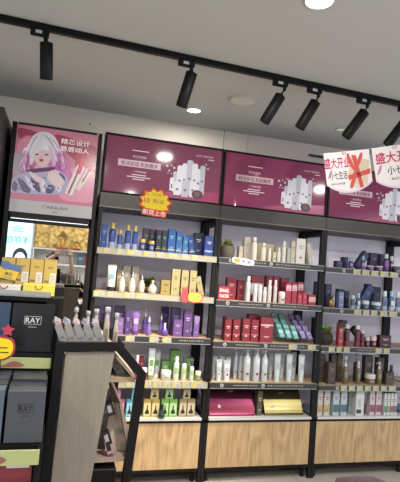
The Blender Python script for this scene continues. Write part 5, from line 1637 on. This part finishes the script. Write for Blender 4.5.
# lit blue poster with a face
t = thing('standing_light_box', 'pale blue lit poster with dark-haired face seen in the mirror', 'poster', (-1.3, YB + .06, 0))
b = MB(); b.box(-.03, .58, -.05, .03, 0, 2.12, mat((210, 212, 216), .4)); b.build('case', t)
b = MB()
def fy(pts, y_, m_): b.add([(x_, y_, z_) for x_, z_ in pts], [tuple(range(len(pts)))[::-1]], m_)
fy([(0, .5), (.55, .5), (.55, 2.09), (0, 2.09)], .031, mat((170, 218, 240), .4, emit=1.1))
fy(smooth([(.38 + .13 * math.cos(k * PI / 6), 1.29 + .17 * math.sin(k * PI / 6)) for k in range(12)], 2), .0316, mat((50, 60, 80), .5))
fy(smooth([(.38 + .095 * math.cos(k * PI / 6), 1.25 + .13 * math.sin(k * PI / 6)) for k in range(12)], 2), .0322, mat((215, 214, 226), .5, emit=.6))
fy([(.33, 1.255), (.36, 1.25), (.36, 1.26)], .0328, TEXTD); fy([(.40, 1.25), (.43, 1.255), (.40, 1.26)], .0328, TEXTD)
vs, fs = text_mesh('不存在', .015)
mw = max(v[0] for v in vs)
b.add([(.52 - v[0] / mw * .40, .0318, 1.55 + v[1] * .135) for v in vs], fs, mat((60, 170, 220), .4, emit=.4))
for k in range(4):
    ww = (.2, .14, .24, .1)[k]
    fy([(.3 - ww / 2, 1.74 + k * .03), (.3 + ww / 2, 1.74 + k * .03), (.3 + ww / 2, 1.755 + k * .03), (.3 - ww / 2, 1.755 + k * .03)], .0318, mat((90, 170, 210), .4, emit=.3))
b.build('lit_sheet', t)

# ------------------------------------------------------------------ the photographer, seen in the mirror
def skin_mesh(name, verts, edges, radii, m_, parent, root=0, sub=2):
    me = bpy.data.meshes.new(name); me.from_pydata(verts, edges, []); me.materials.append(m_)
    o = bpy.data.objects.new(name, me); COL.objects.link(o)
    md = o.modifiers.new('skin', 'SKIN'); md.use_smooth_shade = True
    if not me.skin_vertices: bpy.context.view_layer.update()
    for i, r in enumerate(radii):
        sv = me.skin_vertices[0].data[i]
        sv.radius = r if isinstance(r, tuple) else (r, r)
        sv.use_root = (i == root)
    s_ = o.modifiers.new('sub', 'SUBSURF'); s_.levels = sub; s_.render_levels = sub
    if parent: o.parent = parent
    return o


PXc, PYc = -.33, -3.80
per = thing('person', 'person in black holding up a phone with both hands, reflected in the mirror', 'person', (PXc, PYc, 0))
SKIN = mat((196, 150, 126), .5); CLO = mat((24, 24, 28), .8); REDC = mat((176, 52, 52), .7); HAIR = mat((26, 20, 20), .6)
PH = (-.185 - PXc, -3.412 - PYc, 1.485)
hl = (PH[0] - .088, PH[1] - .02, 1.465); hr_ = (PH[0] + .088, PH[1] - .02, 1.465)
V = [(0, 0, .80), (0, .0, .95), (0, 0, 1.06), (0, -.01, 1.14), (0, .0, 1.205), (0, .012, 1.265), (0, .02, 1.33), (0, .02, 1.385),
     (-.15, -.01, 1.13), (-.25, .09, 1.13), (-.23, .24, 1.26), (hl[0], hl[1] - .02, hl[2] - .02),
     (.15, -.01, 1.13), (.26, .10, 1.08), (.27, .26, 1.27), (hr_[0], hr_[1] - .02, hr_[2] - .02),
     (-.09, 0, .74), (-.10, .01, .42), (-.10, -.01, .09), (-.10, .12, .035), (.09, 0, .74), (.10, .01, .42), (.10, -.01, .09), (.10, .12, .035)]
Ed = [(0, 1), (1, 2), (2, 3), (3, 4), (4, 5), (5, 6), (6, 7), (3, 8), (8, 9), (9, 10), (10, 11), (3, 12), (12, 13), (13, 14), (14, 15), (0, 16), (16, 17), (17, 18), (18, 19), (0, 20), (20, 21), (21, 22), (22, 23)]
Rd = [(.135, .10), (.125, .09), (.13, .095), (.12, .085), (.052, .052), (.055, .06), (.078, .09), (.070, .082), .062, .045, .034, .024, .062, .045, .034, .024, .078, .052, .04, .034, .078, .052, .04, .034]
skin_mesh('body', V, Ed, Rd, SKIN, per, 0, 2)
# clothes: tunic with sleeves and trousers, slightly larger than the body
V2 = [(0, 0, .78), (0, 0, .95), (0, 0, 1.06), (0, -.01, 1.14), (0, .0, 1.19), (-.15, -.01, 1.13), (-.25, .09, 1.13), (-.232, .22, 1.245), (.15, -.01, 1.13), (.26, .10, 1.08), (.267, .20, 1.20)]
skin_mesh('black_top', V2, [(0, 1), (1, 2), (2, 3), (3, 4), (3, 5), (5, 6), (6, 7), (3, 8), (8, 9), (9, 10)], [(.16, .125), (.145, .11), (.15, .115), (.138, .10), .062, .078, .062, .05, .078, .062, .052], CLO, per, 0, 2)
V3 = [(0, 0, .80), (-.09, 0, .72), (-.10, .01, .42), (-.10, -.01, .12), (.09, 0, .72), (.10, .01, .42), (.10, -.01, .12)]
skin_mesh('trousers', V3, [(0, 1), (1, 2), (2, 3), (0, 4), (4, 5), (5, 6)], [(.15, .115), .095, .068, .058, .095, .068, .058], mat((34, 36, 46), .8), per, 0, 2)
for sx in (-1, 1):
    b = MB(); b.box(sx * .10 - .042, sx * .10 + .042, -.06, .18, 0, .045, BLACK, .01); b.build('shoe', per)
# red scarf front
b = MB(); b.prism(smooth([(-.02, .94), (.07, .94), (.085, 1.13), (.05, 1.23), (-.03, 1.23), (-.03, 1.08)], 4), .118, .128, REDC); b.build('red_scarf', per)
# head: hair, face
b = MB()
hc = Vector((0, .02, 1.355))
vs = []; fs = []
for i in range(9):
    th = PI * i / 8
    for k in range(16):
        a = 2 * PI * k / 16
        r_ = Vector((math.sin(th) * math.cos(a) * .093, math.sin(th) * math.sin(a) * .105 - .018, math.cos(th) * .115 + .012))
        vs.append(hc + r_)
for i in range(8):
    for k in range(16):
        am = 2 * PI * (k + .5) / 16
        zc = math.cos(PI * (i + .5) / 8)
        if math.sin(am) > .45 and zc < .55: continue
        if zc < -.85: continue
        fs.append((i * 16 + k, (i + 1) * 16 + k, (i + 1) * 16 + (k + 1) % 16, i * 16 + (k + 1) % 16))
b.add(vs, fs, HAIR, True); b.build('hair', per)
b = MB()
for sx in (-1, 1):
    b.lathe([(.0005, -.005), (.008, -.003), (.009, 0), (.008, .003), (.0005, .005)], mat((30, 26, 26), .3), 10, (hc.x + sx * .03, hc.y + .083, hc.z + .004), .5, False)
b.build('eyes', per)
b = MB(); b.add([(-.010, .100, 1.335), (.010, .100, 1.335), (0, .098, 1.37), (0, .125, 1.338)], [(0, 1, 3), (1, 2, 3), (2, 0, 3)], SKIN, True); b.build('nose', per)
b = MB(); b.prism(smooth([(-.02, 1.305), (0, 1.299), (.02, 1.305), (.008, 1.312), (-.008, 1.312)], 3), .088, .104, mat((160, 70, 76), .5)); b.build('mouth', per)
for sx in (-1, 1):
    b = MB(); b.lathe([(.004, -.022), (.012, -.01), (.014, .01), (.006, .024)], SKIN, 8, (sx * .083, .01, 1.35)); b.build('ear', per)
# hands: palm plus five fingers closing on the phone ends
for sx, wpt in ((-1, hl), (1, hr_)):
    w0 = Vector(wpt) + Vector((0, -.02, -.02))
    base = Vector((PH[0] + sx * .100, PH[1] - .012, PH[2] - .01))
    palm_v = [w0, (w0 + base) / 2, base]
    hv = [tuple(v) for v in palm_v]; he = [(0, 1), (1, 2)]; hrad = [.022, .024, .018]
    for j in range(4):
        z_ = PH[2] + .026 - j * .017
        ln = (.05, .056, .052, .04)[j]
        f0 = Vector((PH[0] + sx * .098, PH[1] - .002, z_)); f1 = Vector((PH[0] + sx * .09, PH[1] + .014, z_ + .002)); f2 = Vector((PH[0] + sx * (.09 - ln * .5), PH[1] + .017, z_)); f3 = Vector((PH[0] + sx * (.09 - ln), PH[1] + .014, z_ - .002))
        n0 = len(hv); hv += [tuple(f0), tuple(f1), tuple(f2), tuple(f3)]
        he += [(2, n0), (n0, n0 + 1), (n0 + 1, n0 + 2), (n0 + 2, n0 + 3)]; hrad += [.009, .0085, .008, .0065]
    n0 = len(hv)
    hv += [tuple(base + Vector((-sx * .01, -.006, -.03))), tuple(base + Vector((-sx * .035, -.008, -.03))), tuple(base + Vector((-sx * .055, -.004, -.022)))]
    he += [(1, n0), (n0, n0 + 1), (n0 + 1, n0 + 2)]; hrad += [.011, .0095, .008]
    skin_mesh('hand', hv, he, hrad, SKIN, per, 1, 1)
# the phone
t = thing('phone', 'silver phone held level in both hands, reflected in the mirror', 'phone', (PXc + PH[0], PYc + PH[1], PH[2]))
b = MB(); b.box(-.078, .078, -.004, .004, -.037, .037, mat((150, 156, 166), .3, .4), .002); b.build('phone_body', t)
b = MB(); b.box(-.072, -.045, .0042, .006, -.005, .03, mat((90, 96, 104), .3)); b.build('camera_bump', t)
b = MB(); b.box(-.074, .074, -.0046, -.0041, -.034, .034, mat((40, 42, 50), .1)); b.build('screen', t)

# ------------------------------------------------------------------ light and view
w = bpy.data.worlds.new('World'); SC.world = w; w.use_nodes = True
bg = w.node_tree.nodes['Background']
bg.inputs[0].default_value = (.86, .92, 1, 1); bg.inputs[1].default_value = 1.2
SC.view_settings.view_transform = 'Standard'
SC.view_settings.look = 'None'
SC.view_settings.gamma = 1
SC.view_settings.exposure = 0.52
